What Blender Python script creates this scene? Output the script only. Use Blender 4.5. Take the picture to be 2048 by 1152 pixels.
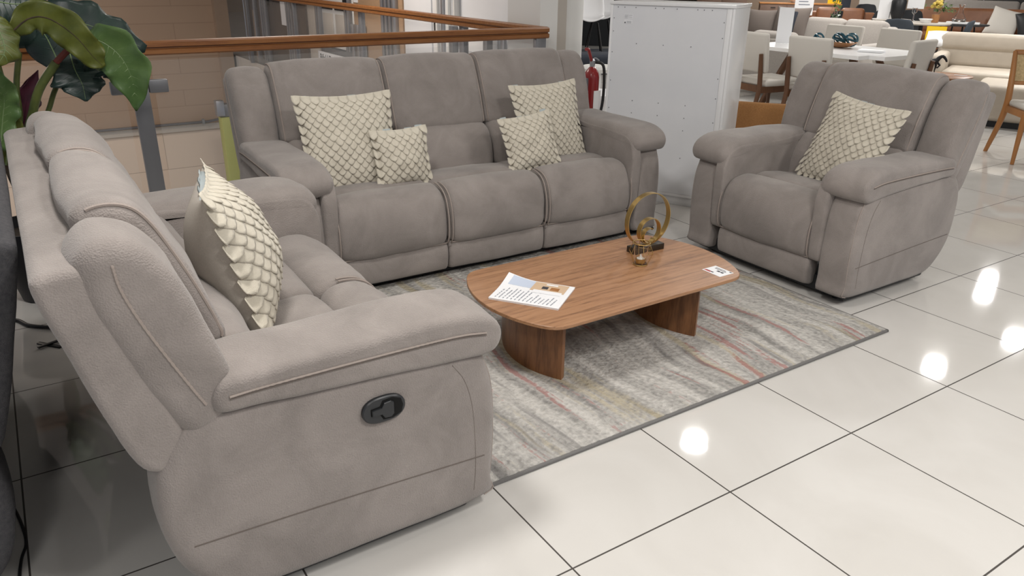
import bpy, bmesh, math, random
from mathutils import Vector, Matrix, noise
PI = math.pi
R = math.radians
random.seed(7)
S = bpy.context.scene
for o in list(bpy.data.objects): bpy.data.objects.remove(o)
COL = S.collection

# ------------------------------------------------------------------ camera
F, YAW, PITCH, ROLL = 1521.0, 0.98965773, 0.39871219, 0.0136944505
CAM = Vector((-1.000411, -1.213584, 1.46004))
cy, sy, cp, sp = math.cos(YAW), math.sin(YAW), math.cos(PITCH), math.sin(PITCH)
fw = Vector((cy*cp, sy*cp, -sp)); r0 = Vector((sy, -cy, 0)); u0 = r0.cross(fw)
cr, sr = math.cos(ROLL), math.sin(ROLL)
rt = cr*r0 + sr*u0; up = -sr*r0 + cr*u0
cam = bpy.data.cameras.new('camera'); camo = bpy.data.objects.new('camera', cam); COL.objects.link(camo)
cam.sensor_width = 36; cam.lens = F/2048*36; cam.clip_end = 200; cam.clip_start = 0.02
camo.matrix_world = Matrix(((rt.x, up.x, -fw.x, CAM.x), (rt.y, up.y, -fw.y, CAM.y), (rt.z, up.z, -fw.z, CAM.z), (0, 0, 0, 1)))
S.camera = camo
# ------------------------------------------------------------------ world, exposure, lights
W = bpy.data.worlds.new('world'); S.world = W; W.use_nodes = True
W.node_tree.nodes['Background'].inputs[0].default_value = (0.86, 0.9, 1.0, 1)
W.node_tree.nodes['Background'].inputs[1].default_value = 0.36
S.view_settings.view_transform = 'Standard'; S.view_settings.look = 'None'
S.view_settings.exposure = 0.06; S.view_settings.gamma = 1; S.view_settings.use_curve_mapping = False
CEIL = 3.1
def area(x, y, w, size=0.3, col=(1, 0.965, 0.925), z=CEIL-0.09, shape='DISK', sy_=None):
    l = bpy.data.lights.new('ceiling_or_fill_light', 'AREA'); l.shape = shape; l.size = size
    if sy_: l.size_y = sy_
    l.energy = w; l.color = col
    o = bpy.data.objects.new('ceiling_or_fill_light', l); COL.objects.link(o); o.location = (x, y, z); return o
# round downlights near the display
for (x, y, w) in ((0.4, -1.5, 52), (-1.6, -2.6, 34), (2.6, -2.0, 40), (-0.6, 0.7, 42), (2.2, 1.0, 3), (3.6, -3.0, 42),
                  (-2.6, -0.3, 8), (0.6, 3.0, 6)):
    area(x, y, w, 0.5)
for (x, y, w) in ((4.25, 3.3, 20), (7.95, 2.87, 40), (9.6, 2.72, 40), (10.9, 3.78, 35), (11.5, 4.02, 35), (3.6, 7.0, 34)):
    area(x, y, w, 0.22)
for (x, y) in ((8.3, 5.6), (11.5, 8.2), (13.5, 9.8), (15, 11.5), (19, 9.5)):
    area(x, y, 75, 0.7)
# added fill lights in the void behind the railing, no fixture, brighten its walls
area(-3.2, 9.3, 170, 1.2, (1, 0.86, 0.74), 2.6)
area(1.2, 6.4, 60, 1.0, (1, 0.9, 0.8), 2.6)

# ------------------------------------------------------------------ materials
def mat(name, col, rough=0.6, metal=0.0, spec=0.5, var=0.0, vscale=6.0, bump=0.0, bscale=60.0, col2=None,
        sheen=0.0, voro=False, trans=0.0, emit=None, estr=0.0, coat=0.0, dist=0.0, stretch=None, rot=0.0, coord='Object', ior=1.45):
    m = bpy.data.materials.new(name); m.use_nodes = True; nt = m.node_tree; N = nt.nodes; L = nt.links
    b = N['Principled BSDF']
    b.inputs['Base Color'].default_value = (*col, 1); b.inputs['Roughness'].default_value = rough
    b.inputs['Metallic'].default_value = metal; b.inputs['Specular IOR Level'].default_value = spec; b.inputs['IOR'].default_value = ior
    if sheen: b.inputs['Sheen Weight'].default_value = sheen; b.inputs['Sheen Roughness'].default_value = 0.5
    if trans: b.inputs['Transmission Weight'].default_value = trans
    if coat: b.inputs['Coat Weight'].default_value = coat; b.inputs['Coat Roughness'].default_value = 0.1
    if emit: b.inputs['Emission Color'].default_value = (*emit, 1); b.inputs['Emission Strength'].default_value = estr
    tc = None
    if var or bump:
        tc = N.new('ShaderNodeTexCoord'); mp = N.new('ShaderNodeMapping'); L.new(tc.outputs[coord], mp.inputs[0])
        if stretch: mp.inputs['Scale'].default_value = stretch
        mp.inputs['Rotation'].default_value = (0, 0, rot)
    if var:
        n = N.new('ShaderNodeTexNoise'); n.inputs['Scale'].default_value = vscale; n.inputs['Detail'].default_value = 5
        n.inputs['Roughness'].default_value = 0.6; n.inputs['Distortion'].default_value = dist
        L.new(mp.outputs[0], n.inputs['Vector'])
        c = N.new('ShaderNodeValToRGB'); c2 = col2 or tuple(v*(1-var) for v in col)
        c.color_ramp.elements[0].position = 0.34; c.color_ramp.elements[1].position = 0.66
        c.color_ramp.elements[0].color = (*c2, 1); c.color_ramp.elements[1].color = (*col, 1)
        L.new(n.outputs['Fac'], c.inputs[0]); L.new(c.outputs[0], b.inputs['Base Color'])
    if bump:
        if voro:
            v = N.new('ShaderNodeTexVoronoi'); v.inputs['Scale'].default_value = bscale; out = v.outputs['Distance']
        else:
            v = N.new('ShaderNodeTexNoise'); v.inputs['Scale'].default_value = bscale; v.inputs['Detail'].default_value = 3; out = v.outputs['Fac']
        L.new(mp.outputs[0], v.inputs['Vector'])
        bp = N.new('ShaderNodeBump'); bp.inputs['Strength'].default_value = bump; bp.inputs['Distance'].default_value = 0.004
        L.new(out, bp.inputs['Height']); L.new(bp.outputs[0], b.inputs['Normal'])
    return m

M = {}
M['suede'] = mat('taupe_suede', (0.308, 0.274, 0.254), 0.85, var=1, vscale=5, col2=(0.232, 0.206, 0.190), bump=0.35, bscale=260, sheen=0.25, voro=True, dist=0.6, spec=0.25)
M['seam'] = mat('seam_thread', (0.33, 0.28, 0.25), 0.9, bump=0.3, bscale=300)
M['seamdark'] = mat('seam_groove_shade', (0.15, 0.125, 0.11), 0.95)  # darker tube colour stands in for the shade of the seam grooves
M['charcoal'] = mat('charcoal_fabric', (0.07, 0.068, 0.072), 0.95, var=1, vscale=90, col2=(0.045, 0.045, 0.05), bump=0.5, bscale=350)
M['plate'] = mat('charcoal_plastic', (0.022, 0.024, 0.027), 0.35)
M['pitch'] = mat('recess_shade_black', (0.001, 0.001, 0.001), 0.9)  # pure black colour stands in for the shade inside the lever recess
M['black'] = mat('black_plastic', (0.012, 0.013, 0.015), 0.45)
M['blackmetal'] = mat('black_metal', (0.01, 0.01, 0.011), 0.35, metal=0.4)
M['felt'] = mat('cream_felt', (0.655, 0.61, 0.51), 0.95, var=1, vscale=45, col2=(0.585, 0.54, 0.445), bump=0.4, bscale=500, sheen=0.2, spec=0.1)
M['felt_back'] = mat('grey_beige_linen', (0.50, 0.46, 0.41), 0.95, bump=0.4, bscale=600, var=1, vscale=200, col2=(0.45, 0.415, 0.365))
M['tab'] = mat('pale_grey_felt', (0.42, 0.47, 0.48), 0.9, bump=0.2, bscale=400)
M['white'] = mat('white_lacquer', (0.86, 0.865, 0.87), 0.25)
M['whitem'] = mat('white_matte', (0.72, 0.72, 0.70), 0.6)
M['backboard'] = mat('white_backboard', (0.80, 0.81, 0.83), 0.45, var=1, vscale=2, col2=(0.76, 0.775, 0.80))
M['paper'] = mat('white_paper', (0.85, 0.86, 0.88), 0.5)
M['ink'] = mat('black_ink', (0.04, 0.04, 0.05), 0.6)
M['greyink'] = mat('grey_ink', (0.25, 0.27, 0.31), 0.6)
M['redink'] = mat('red_ink', (0.5, 0.06, 0.06), 0.6)
M['blueink'] = mat('pale_blue_ink', (0.55, 0.62, 0.75), 0.5)
M['tanink'] = mat('tan_ink', (0.62, 0.45, 0.30), 0.5)
M['gold'] = mat('brushed_gold', (0.56, 0.39, 0.15), 0.28, metal=1.0, bump=0.15, bscale=200, stretch=(1, 1, 20))
M['bronze'] = mat('dark_bronze', (0.05, 0.04, 0.03), 0.35, metal=0.6)
M['wax'] = mat('white_wax', (0.85, 0.83, 0.78), 0.5)
M['grey_steel'] = mat('grey_painted_steel', (0.20, 0.205, 0.22), 0.4, metal=0.3)
M['alu'] = mat('aluminium', (0.36, 0.37, 0.40), 0.35, metal=0.7)
M['tanboard'] = mat('tan_board', (0.42, 0.27, 0.16), 0.6, var=1, vscale=4, col2=(0.38, 0.245, 0.145), stretch=(1, 1, 6))
M['brownboard'] = mat('brown_board', (0.115, 0.088, 0.072), 0.35, var=1, vscale=3, col2=(0.09, 0.07, 0.058))
M['cream'] = mat('cream_laminate', (0.52, 0.48, 0.43), 0.4)
M['green'] = mat('lime_green_paint', (0.42, 0.45, 0.13), 0.5, var=1, vscale=3, col2=(0.38, 0.41, 0.11))
M['red'] = mat('red_gloss', (0.24, 0.008, 0.010), 0.3, coat=0.4)
M['rubber'] = mat('black_rubber', (0.012, 0.012, 0.013), 0.5)
M['navy'] = mat('navy_fabric', (0.03, 0.036, 0.05), 0.8)
M['greyfab'] = mat('pale_grey_fabric', (0.42, 0.39, 0.36), 0.95, bump=0.5, bscale=250, var=1, vscale=120, col2=(0.36, 0.335, 0.31))
M['offwhite'] = mat('off_white_fabric', (0.62, 0.59, 0.54), 0.9, bump=0.3, bscale=300)
M['beige'] = mat('beige_leather', (0.50, 0.445, 0.37), 0.5, var=1, vscale=8, col2=(0.46, 0.405, 0.335), bump=0.1, bscale=120)
M['brownlea'] = mat('brown_leather', (0.235, 0.098, 0.042), 0.45, var=1, vscale=5, col2=(0.185, 0.075, 0.034))
M['blackfab'] = mat('black_fabric', (0.018, 0.02, 0.023), 0.9, bump=0.3, bscale=300)
M['greyblue'] = mat('dark_slate_fabric', (0.035, 0.044, 0.055), 0.9, bump=0.3, bscale=300)
M['tanfab'] = mat('tan_woven_fabric', (0.36, 0.175, 0.062), 0.95, var=1, vscale=150, col2=(0.27, 0.13, 0.045), bump=0.6, bscale=300)
M['tanlea'] = mat('tan_leather', (0.42, 0.22, 0.09), 0.5)
M['walnut'] = mat('walnut_wood', (0.16, 0.075, 0.035), 0.4, var=1, vscale=7, col2=(0.105, 0.048, 0.024), stretch=(1, 1, 0.15))
M['oak'] = mat('honey_wood', (0.43, 0.19, 0.06), 0.35, var=1, vscale=8, col2=(0.33, 0.14, 0.042), stretch=(1, 1, 0.15))
M['cane'] = mat('cane_weave', (0.72, 0.55, 0.30), 0.6, var=1, vscale=60, col2=(0.5, 0.36, 0.18))
M['yellow'] = mat('yellow_card', (0.85, 0.55, 0.01), 0.5)
M['glassw'] = mat('clear_glass', (1, 1, 1), 0.02, trans=1.0, ior=1.3)
M['teal'] = mat('teal_ceramic', (0.02, 0.09, 0.13), 0.25)
M['woodmid'] = mat('bowl_wood', (0.38, 0.18, 0.07), 0.4)
M['stripe'] = mat('grey_brown_cloth', (0.16, 0.135, 0.12), 0.9)
M['drawer'] = mat('dark_oak_veneer', (0.17, 0.105, 0.075), 0.5, var=1, vscale=4, col2=(0.13, 0.08, 0.058), stretch=(1, 1, 8))
M['sandwall'] = mat('sand_panel', (0.36, 0.27, 0.20), 0.6, var=1, vscale=3, col2=(0.32, 0.24, 0.18))
M['leafdark'] = mat('dark_green_leaf', (0.022, 0.045, 0.036), 0.38, var=1, vscale=9, col2=(0.014, 0.028, 0.026))
M['leafgreen'] = mat('green_leaf', (0.11, 0.18, 0.06), 0.28, var=1, vscale=7, col2=(0.06, 0.115, 0.038))
M['leafolive'] = mat('olive_leaf', (0.11, 0.125, 0.02), 0.4, var=1, vscale=9, col2=(0.06, 0.075, 0.014))
M['leafdarkvein'] = mat('dark_leaf_vein', (0.035, 0.062, 0.05), 0.4)
M['leafrib'] = mat('pale_leaf_rib', (0.17, 0.24, 0.11), 0.5)
M['stem'] = mat('green_stem', (0.10, 0.12, 0.03), 0.45, var=1, vscale=12, col2=(0.05, 0.07, 0.02))
M['redstem'] = mat('red_stem', (0.17, 0.035, 0.025), 0.45)
M['maroon'] = mat('maroon_bract', (0.07, 0.012, 0.028), 0.5, var=1, vscale=15, col2=(0.035, 0.01, 0.018))
M['bark'] = mat('bark', (0.08, 0.055, 0.035), 0.9, var=1, vscale=25, col2=(0.035, 0.025, 0.018), bump=1.0, bscale=60)
M['soil'] = mat('soil', (0.03, 0.022, 0.016), 1.0, bump=1.0, bscale=80)
M['pot'] = mat('black_pot', (0.012, 0.013, 0.018), 0.5)
M['cutgreen'] = mat('fresh_green', (0.16, 0.30, 0.05), 0.5)
M['bloom'] = mat('yellow_bloom', (0.6, 0.45, 0.10), 0.7)
M['lamp'] = mat('lamp_glass', (0.9, 0.9, 0.9), 0.3, emit=(0.95, 0.98, 1.0), estr=22)
M['ceilm'] = mat('ceiling_paint', (0.60, 0.59, 0.57), 0.9)
M['conduit'] = mat('steel_conduit', (0.14, 0.14, 0.15), 0.5, metal=0.4)
M['orange'] = mat('orange_plastic', (0.7, 0.12, 0.02), 0.4)
M['voidfloor'] = mat('pale_lower_floor', (0.5, 0.45, 0.4), 0.4)

def nodes(name):
    m = bpy.data.materials.new(name); m.use_nodes = True
    return m, m.node_tree.nodes, m.node_tree.links, m.node_tree.nodes['Principled BSDF']
def math_(N, L, op, a, b=None, c=None):
    n = N.new('ShaderNodeMath'); n.operation = op
    for i, v in enumerate((a, b, c)):
        if v is None: continue
        if isinstance(v, (int, float)): n.inputs[i].default_value = v
        else: L.new(v, n.inputs[i])
    return n.outputs[0]
# glossy floor tiles 0.6 m with dark grout
def tile_mat():
    m, N, L, b = nodes('glossy_floor_tile')
    tc = N.new('ShaderNodeTexCoord'); sx = N.new('ShaderNodeSeparateXYZ'); L.new(tc.outputs['Object'], sx.inputs[0])
    def line(o):
        f = math_(N, L, 'FRACT', math_(N, L, 'ADD', math_(N, L, 'DIVIDE', o, 0.6), 100.5))
        return math_(N, L, 'LESS_THAN', math_(N, L, 'ABSOLUTE', math_(N, L, 'SUBTRACT', f, 0.5)), 0.0042)
    g = math_(N, L, 'MAXIMUM', line(sx.outputs[0]), line(sx.outputs[1]))
    n = N.new('ShaderNodeTexNoise'); n.inputs['Scale'].default_value = 1.6; n.inputs['Detail'].default_value = 6; n.inputs['Distortion'].default_value = 1.2
    L.new(tc.outputs['Object'], n.inputs['Vector'])
    cr_ = N.new('ShaderNodeValToRGB'); cr_.color_ramp.elements[0].position = 0.3; cr_.color_ramp.elements[1].position = 0.7
    cr_.color_ramp.elements[0].color = (0.585, 0.567, 0.535, 1); cr_.color_ramp.elements[1].color = (0.655, 0.64, 0.612, 1)
    L.new(n.outputs['Fac'], cr_.inputs[0])
    mx = N.new('ShaderNodeMix'); mx.data_type = 'RGBA'; L.new(g, mx.inputs[0]); L.new(cr_.outputs[0], mx.inputs[6]); mx.inputs[7].default_value = (0.055, 0.048, 0.042, 1)
    L.new(mx.outputs[2], b.inputs['Base Color'])
    L.new(math_(N, L, 'MULTIPLY_ADD', g, 0.6, 0.045), b.inputs['Roughness'])
    b.inputs['IOR'].default_value = 1.55
    bp = N.new('ShaderNodeBump'); bp.invert = True; bp.inputs['Strength'].default_value = 0.5; bp.inputs['Distance'].default_value = 0.002
    L.new(g, bp.inputs['Height']); L.new(bp.outputs[0], b.inputs['Normal'])
    return m
M['tile'] = tile_mat()
def wood_mat(name, c1, c2, c3, axis='x'):
    m, N, L, b = nodes(name)
    tc = N.new('ShaderNodeTexCoord'); mp = N.new('ShaderNodeMapping'); L.new(tc.outputs['Object'], mp.inputs[0])
    mp.inputs['Scale'].default_value = (0.8, 15, 15) if axis == 'x' else (9, 9, 0.9)
    mp.inputs['Rotation'].default_value = (0, 0, R(9)) if axis == 'x' else (0, 0, 0)
    n = N.new('ShaderNodeTexNoise'); n.inputs['Scale'].default_value = 3.2; n.inputs['Detail'].default_value = 7; n.inputs['Roughness'].default_value = 0.65; n.inputs['Distortion'].default_value = 0.5
    L.new(mp.outputs[0], n.inputs['Vector'])
    n2 = N.new('ShaderNodeTexNoise'); n2.inputs['Scale'].default_value = 26; n2.inputs['Detail'].default_value = 3; L.new(mp.outputs[0], n2.inputs['Vector'])
    v = math_(N, L, 'ADD', math_(N, L, 'MULTIPLY', n.outputs['Fac'], 0.7), math_(N, L, 'MULTIPLY', n2.outputs['Fac'], 0.3))
    c = N.new('ShaderNodeValToRGB'); e = c.color_ramp.elements; e[0].position = 0.38; e[0].color = (*c3, 1); e[1].position = 0.60; e[1].color = (*c1, 1)
    k = e.new(0.49); k.color = (*c2, 1)
    L.new(v, c.inputs[0]); L.new(c.outputs[0], b.inputs['Base Color']); b.inputs['Roughness'].default_value = 0.38
    bp = N.new('ShaderNodeBump'); bp.inputs['Strength'].default_value = 0.12; bp.inputs['Distance'].default_value = 0.001
    L.new(v, bp.inputs['Height']); L.new(bp.outputs[0], b.inputs['Normal'])
    return m
M['tabletop'] = wood_mat('oak_veneer_top', (0.41, 0.222, 0.115), (0.35, 0.178, 0.088), (0.20, 0.098, 0.046))
M['tableleg'] = wood_mat('oak_veneer_leg', (0.27, 0.120, 0.048), (0.22, 0.095, 0.037), (0.14, 0.058, 0.023), 'z')
M['rail'] = wood_mat('varnished_rail', (0.30, 0.125, 0.036), (0.25, 0.095, 0.027), (0.19, 0.068, 0.019))
def rug_mat():
    m, N, L, b = nodes('abstract_streaked_rug')
    tc = N.new('ShaderNodeTexCoord')
    w = N.new('ShaderNodeTexNoise'); w.inputs['Scale'].default_value = 1.1; w.inputs['Detail'].default_value = 2; L.new(tc.outputs['Object'], w.inputs['Vector'])
    ad = N.new('ShaderNodeMixRGB'); ad.blend_type = 'ADD'; ad.inputs[0].default_value = 0.34; L.new(tc.outputs['Object'], ad.inputs[1]); L.new(w.outputs['Color'], ad.inputs[2])
    mp = N.new('ShaderNodeMapping'); mp.inputs['Rotation'].default_value = (0, 0, R(-32)); mp.inputs['Scale'].default_value = (10.5, 0.8, 1)
    L.new(ad.outputs[0], mp.inputs[0])
    def nz(sc, off, det=5, ro=0.6):
        mm = N.new('ShaderNodeMapping'); mm.inputs['Location'].default_value = (off, off*0.37, 0); L.new(mp.outputs[0], mm.inputs[0])
        n = N.new('ShaderNodeTexNoise'); n.inputs['Scale'].default_value = sc; n.inputs['Detail'].default_value = det; n.inputs['Roughness'].default_value = ro
        L.new(mm.outputs[0], n.inputs['Vector']); return n.outputs['Fac']
    fine = N.new('ShaderNodeTexNoise'); fine.inputs['Scale'].default_value = 55; fine.inputs['Detail'].default_value = 4; L.new(tc.outputs['Object'], fine.inputs['Vector'])
    def ramp(src, a, b2, c1, c2):
        c = N.new('ShaderNodeValToRGB'); e = c.color_ramp.elements; e[0].position = a; e[1].position = b2; e[0].color = (*c1, 1); e[1].color = (*c2, 1); L.new(src, c.inputs[0]); return c.outputs[0]
    base = ramp(math_(N, L, 'ADD', math_(N, L, 'MULTIPLY', nz(1.6, 0), 0.62), math_(N, L, 'MULTIPLY', fine.outputs['Fac'], 0.38)), 0.36, 0.62, (0.25, 0.242, 0.228), (0.57, 0.55, 0.515))
    def mix(f, a, col):
        mx = N.new('ShaderNodeMix'); mx.data_type = 'RGBA'; L.new(f, mx.inputs[0]); L.new(a, mx.inputs[6]); mx.inputs[7].default_value = (*col, 1); return mx.outputs[2]
    def mask(off, sc, lo, hi, k):
        v = math_(N, L, 'ADD', math_(N, L, 'MULTIPLY', nz(sc, off, 3, 0.5), 0.86), math_(N, L, 'MULTIPLY', fine.outputs['Fac'], 0.14))
        return math_(N, L, 'MULTIPLY', ramp(v, lo, hi, (0, 0, 0), (1, 1, 1)), k)
    c = mix(mask(7.3, 1.3, 0.565, 0.64, 0.5), base, (0.42, 0.35, 0.20))
    c = mix(mask(23.1, 1.5, 0.60, 0.64, 0.8), c, (0.35, 0.18, 0.165))
    c = mix(mask(61.7, 2.2, 0.58, 0.68, 0.6), c, (0.15, 0.145, 0.145))
    L.new(c, b.inputs['Base Color']); b.inputs['Roughness'].default_value = 1; b.inputs['Specular IOR Level'].default_value = 0.05
    bp = N.new('ShaderNodeBump'); bp.inputs['Strength'].default_value = 0.9; bp.inputs['Distance'].default_value = 0.012
    L.new(fine.outputs['Fac'], bp.inputs['Height']); L.new(bp.outputs[0], b.inputs['Normal'])
    return m
M['rug'] = rug_mat()
M['rugedge'] = mat('rug_binding', (0.17, 0.165, 0.16), 0.95, bump=0.5, bscale=300)
def block_mat(name, c1, c2, w, h, mort):
    m, N, L, b = nodes(name)
    tc = N.new('ShaderNodeTexCoord'); mp = N.new('ShaderNodeMapping'); mp.inputs['Rotation'].default_value = (R(90), 0, 0); L.new(tc.outputs['Object'], mp.inputs[0])
    br = N.new('ShaderNodeTexBrick'); br.inputs['Scale'].default_value = 1; br.inputs['Brick Width'].default_value = w; br.inputs['Row Height'].default_value = h
    br.inputs['Mortar Size'].default_value = 0.006; br.inputs['Color1'].default_value = (*c1, 1); br.inputs['Color2'].default_value = (*c2, 1); br.inputs['Mortar'].default_value = (*mort, 1)
    L.new(mp.outputs[0], br.inputs['Vector']); L.new(br.outputs['Color'], b.inputs['Base Color']); b.inputs['Roughness'].default_value = 0.7
    return m
M['blockwall'] = block_mat('painted_block_wall', (0.42, 0.305, 0.22), (0.405, 0.293, 0.21), 3.1, 0.27, (0.33, 0.235, 0.17))
M['creamwall'] = block_mat('cream_panel_wall', (0.78, 0.66, 0.55), (0.76, 0.64, 0.53), 2.2, 0.62, (0.5, 0.40, 0.32))
# clear panel: mostly see-through with reflections
def pane_mat():
    m, N, L, b = nodes('railing_glass')
    b.inputs['Base Color'].default_value = (0.85, 0.88, 0.87, 1); b.inputs['Roughness'].default_value = 0.02
    b.inputs['Alpha'].default_value = 0.05
    return m
M['pane'] = pane_mat()

# ------------------------------------------------------------------ mesh helpers
def link(name, me, m=None, parent=None, smooth=True):
    o = bpy.data.objects.new(name, me); COL.objects.link(o)
    if m is not None: me.materials.append(M[m] if isinstance(m, str) else m)
    if smooth:
        for p in me.polygons: p.use_smooth = True
    if parent is not None: o.parent = parent
    return o
def thing(name, label, cat, loc=(0, 0, 0), rz=0, group=None):
    o = bpy.data.objects.new(name, None); COL.objects.link(o); o.empty_display_size = 0.05
    o.location = loc; o.rotation_euler = (0, 0, rz); o['label'] = label; o['category'] = cat
    if group: o['group'] = group
    return o
def tag(o, label, cat, group=None):
    o['label'] = label; o['category'] = cat
    if group: o['group'] = group
    return o
def struct(o): o['kind'] = 'structure'; return o
def build(name, bm, m, parent=None, smooth=True, xf=None, sharp=None):
    if xf is not None: bm.transform(xf)
    bmesh.ops.recalc_face_normals(bm, faces=bm.faces)
    me = bpy.data.meshes.new(name); bm.to_mesh(me); bm.free()
    o = link(name, me, m, parent, smooth)
    if smooth and sharp: me.set_sharp_from_angle(angle=R(sharp))
    return o
def add_box(bm, x0, x1, y0, y1, z0, z1, bev=0.0, seg=2, rot=None, at=None):
    b2 = bmesh.new(); bmesh.ops.create_cube(b2, size=1)
    for v in b2.verts: v.co = Vector(((x0+x1)/2+v.co.x*(x1-x0), (y0+y1)/2+v.co.y*(y1-y0), (z0+z1)/2+v.co.z*(z1-z0)))
    if bev: bmesh.ops.bevel(b2, geom=b2.edges[:], offset=bev, segments=seg, affect='EDGES', profile=0.5)
    if rot is not None:
        b2.transform(rot)
    me = bpy.data.meshes.new('t'); b2.to_mesh(me); b2.free(); bm.from_mesh(me); bpy.data.meshes.remove(me)
def box(name, x0, x1, y0, y1, z0, z1, m, parent=None, bev=0.0, seg=2, rot=None):
    bm = bmesh.new(); add_box(bm, x0, x1, y0, y1, z0, z1, bev, seg, rot)
    return build(name, bm, m, parent, smooth=bev > 0, sharp=35)
def crom(pts, n, closed=False):
    P = [Vector(p) for p in pts]; k = len(P); out = []
    segs = k if closed else k-1
    for i in range(segs):
        a = P[(i-1) % k] if closed or i > 0 else P[0]*2-P[1]
        b = P[i]; c = P[(i+1) % k]
        d = P[(i+2) % k] if closed or i+2 < k else P[-1]*2-P[-2]
        for j in range(n):
            t = j/n
            out.append(0.5*((2*b)+(c-a)*t+(2*a-5*b+4*c-d)*t*t+(-a+3*b-3*c+d)*t**3))
    if not closed: out.append(P[-1])
    return out
def add_tube(bm, pts, rad, seg=8, closed=False, cap=True):
    P = [Vector(p) for p in pts]; n = len(P); rings = []; prev = None
    for i in range(n):
        t = (P[(i+1) % n]-P[i-1]) if closed else (P[min(i+1, n-1)]-P[max(i-1, 0)])
        t.normalize()
        if prev is None:
            a = Vector((0, 0, 1)) if abs(t.z) < 0.9 else Vector((1, 0, 0)); u = t.cross(a).normalized()
        else:
            u = (prev-t*prev.dot(t)).normalized()
        prev = u; v = t.cross(u); r = rad(i/(n-1)) if callable(rad) else rad
        rings.append([bm.verts.new(P[i]+(u*math.cos(2*PI*k/seg)+v*math.sin(2*PI*k/seg))*r) for k in range(seg)])
    m_ = n if closed else n-1
    for i in range(m_):
        a, b = rings[i], rings[(i+1) % n]
        for k in range(seg): bm.faces.new((a[k], a[(k+1) % seg], b[(k+1) % seg], b[k]))
    if cap and not closed: bm.faces.new(rings[0][::-1]); bm.faces.new(rings[-1])
def tube(name, pts, rad, m, parent=None, seg=8, closed=False, smoothn=0):
    if smoothn: pts = crom(pts, smoothn, closed)
    bm = bmesh.new(); add_tube(bm, pts, rad, seg, closed); return build(name, bm, m, parent, sharp=50)
def add_lathe(bm, prof, seg=32, c=(0, 0, 0), cap=True):
    rings = []
    for (r, z) in prof: rings.append([bm.verts.new((c[0]+r*math.cos(2*PI*k/seg), c[1]+r*math.sin(2*PI*k/seg), c[2]+z)) for k in range(seg)])
    for a, b in zip(rings, rings[1:]):
        for k in range(seg): bm.faces.new((a[k], a[(k+1) % seg], b[(k+1) % seg], b[k]))
    if cap: bm.faces.new(rings[0][::-1]); bm.faces.new(rings[-1])
def lathe(name, prof, m, parent=None, seg=32, c=(0, 0, 0), cap=True, sharp=40):
    bm = bmesh.new(); add_lathe(bm, prof, seg, c, cap); return build(name, bm, m, parent, sharp=sharp)
def slab(name, outline, x0, x1, r, m, parent=None, bulge=0.0, n=4, nx=8, closed_smooth=True, wob=0.0, xf=None, seed=0.0):
    """profile in (d,z) extruded along x with rounded, slightly puffed ends"""
    P = [Vector((p[0], p[1])) for p in outline]
    if closed_smooth: P = [Vector((v[0], v[1])) for v in crom([(p.x, p.y, 0) for p in P], n, True)]
    r_a, r_b = r if isinstance(r, tuple) else (r, r)
    k = len(P); ar = sum(P[i].x*P[(i+1) % k].y-P[(i+1) % k].x*P[i].y for i in range(k))
    if ar < 0: P.reverse()
    nor = []
    for i in range(k):
        t = (P[(i+1) % k]-P[i-1]).normalized(); nor.append(Vector((t.y, -t.x)))
    K = 5
    # end rounding: angle 0 at the cap -> 90 degrees at the full section
    def endr(rr): return [(rr*(1-math.cos(j/K*PI/2)), -rr*(1-math.sin(j/K*PI/2))) for j in range(K+1)]
    st = [(x0+a_, o_) for a_, o_ in endr(r_a)]
    mid = [(x0+r_a+(x1-x0-r_a-r_b)*j/nx, 0.0) for j in range(1, nx)]
    end = [(x1-a_, o_) for a_, o_ in reversed(endr(r_b))]
    allr = st+mid+end
    bm = bmesh.new(); rings = []
    xm, xh = (x0+x1)/2, (x1-x0)/2
    for (x, o) in allr:
        u = (x-xm)/xh; bb = bulge*(1-u*u)
        ring = []
        Q = [P[i]+nor[i]*(o+bb) for i in range(k)]
        for _ in range(int(-o/0.0035)): Q = [Q[i]*0.5+(Q[i-1]+Q[(i+1) % k])*0.25 for i in range(k)]
        for i in range(k):
            q = Q[i]; co = Vector((x, q.x, q.y))
            if wob:
                nv = noise.noise(co*7+Vector((seed, seed, 0)))*wob+noise.noise(co*19+Vector((seed, 0, seed)))*wob*0.4
                co = co+Vector((nv*0.3, nor[i].x*nv, nor[i].y*nv))
            ring.append(bm.verts.new(co))
        rings.append(ring)
    for a, b in zip(rings, rings[1:]):
        for i in range(k): bm.faces.new((a[i], a[(i+1) % k], b[(i+1) % k], b[i]))
    bm.faces.new(rings[0]); bm.faces.new(rings[-1][::-1])
    return build(name, bm, m, parent, xf=xf)
def copy_tree(o, parent=None):
    c = o.copy(); COL.objects.link(c); c.parent = parent
    for ch in list(o.children): copy_tree(ch, c)
    return c
def dup(o, loc=None, rz=None, label=None, group=None, sc=None):
    c = copy_tree(o)
    if loc is not None: c.location = loc
    if rz is not None: c.rotation_euler = (c.rotation_euler[0], c.rotation_euler[1], rz)
    if label: c['label'] = label
    if group: c['group'] = group
    if sc: c.scale = sc
    return c
def quad(name, pts, m, parent=None, th=0.0):
    bm = bmesh.new(); vs = [bm.verts.new(p) for p in pts]; bm.faces.new(vs)
    if th:
        e = bmesh.ops.extrude_face_region(bm, geom=bm.faces[:]); 
        for v in [g for g in e['geom'] if isinstance(g, bmesh.types.BMVert)]: v.co.z -= th
    return build(name, bm, m, parent, smooth=False)
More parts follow.
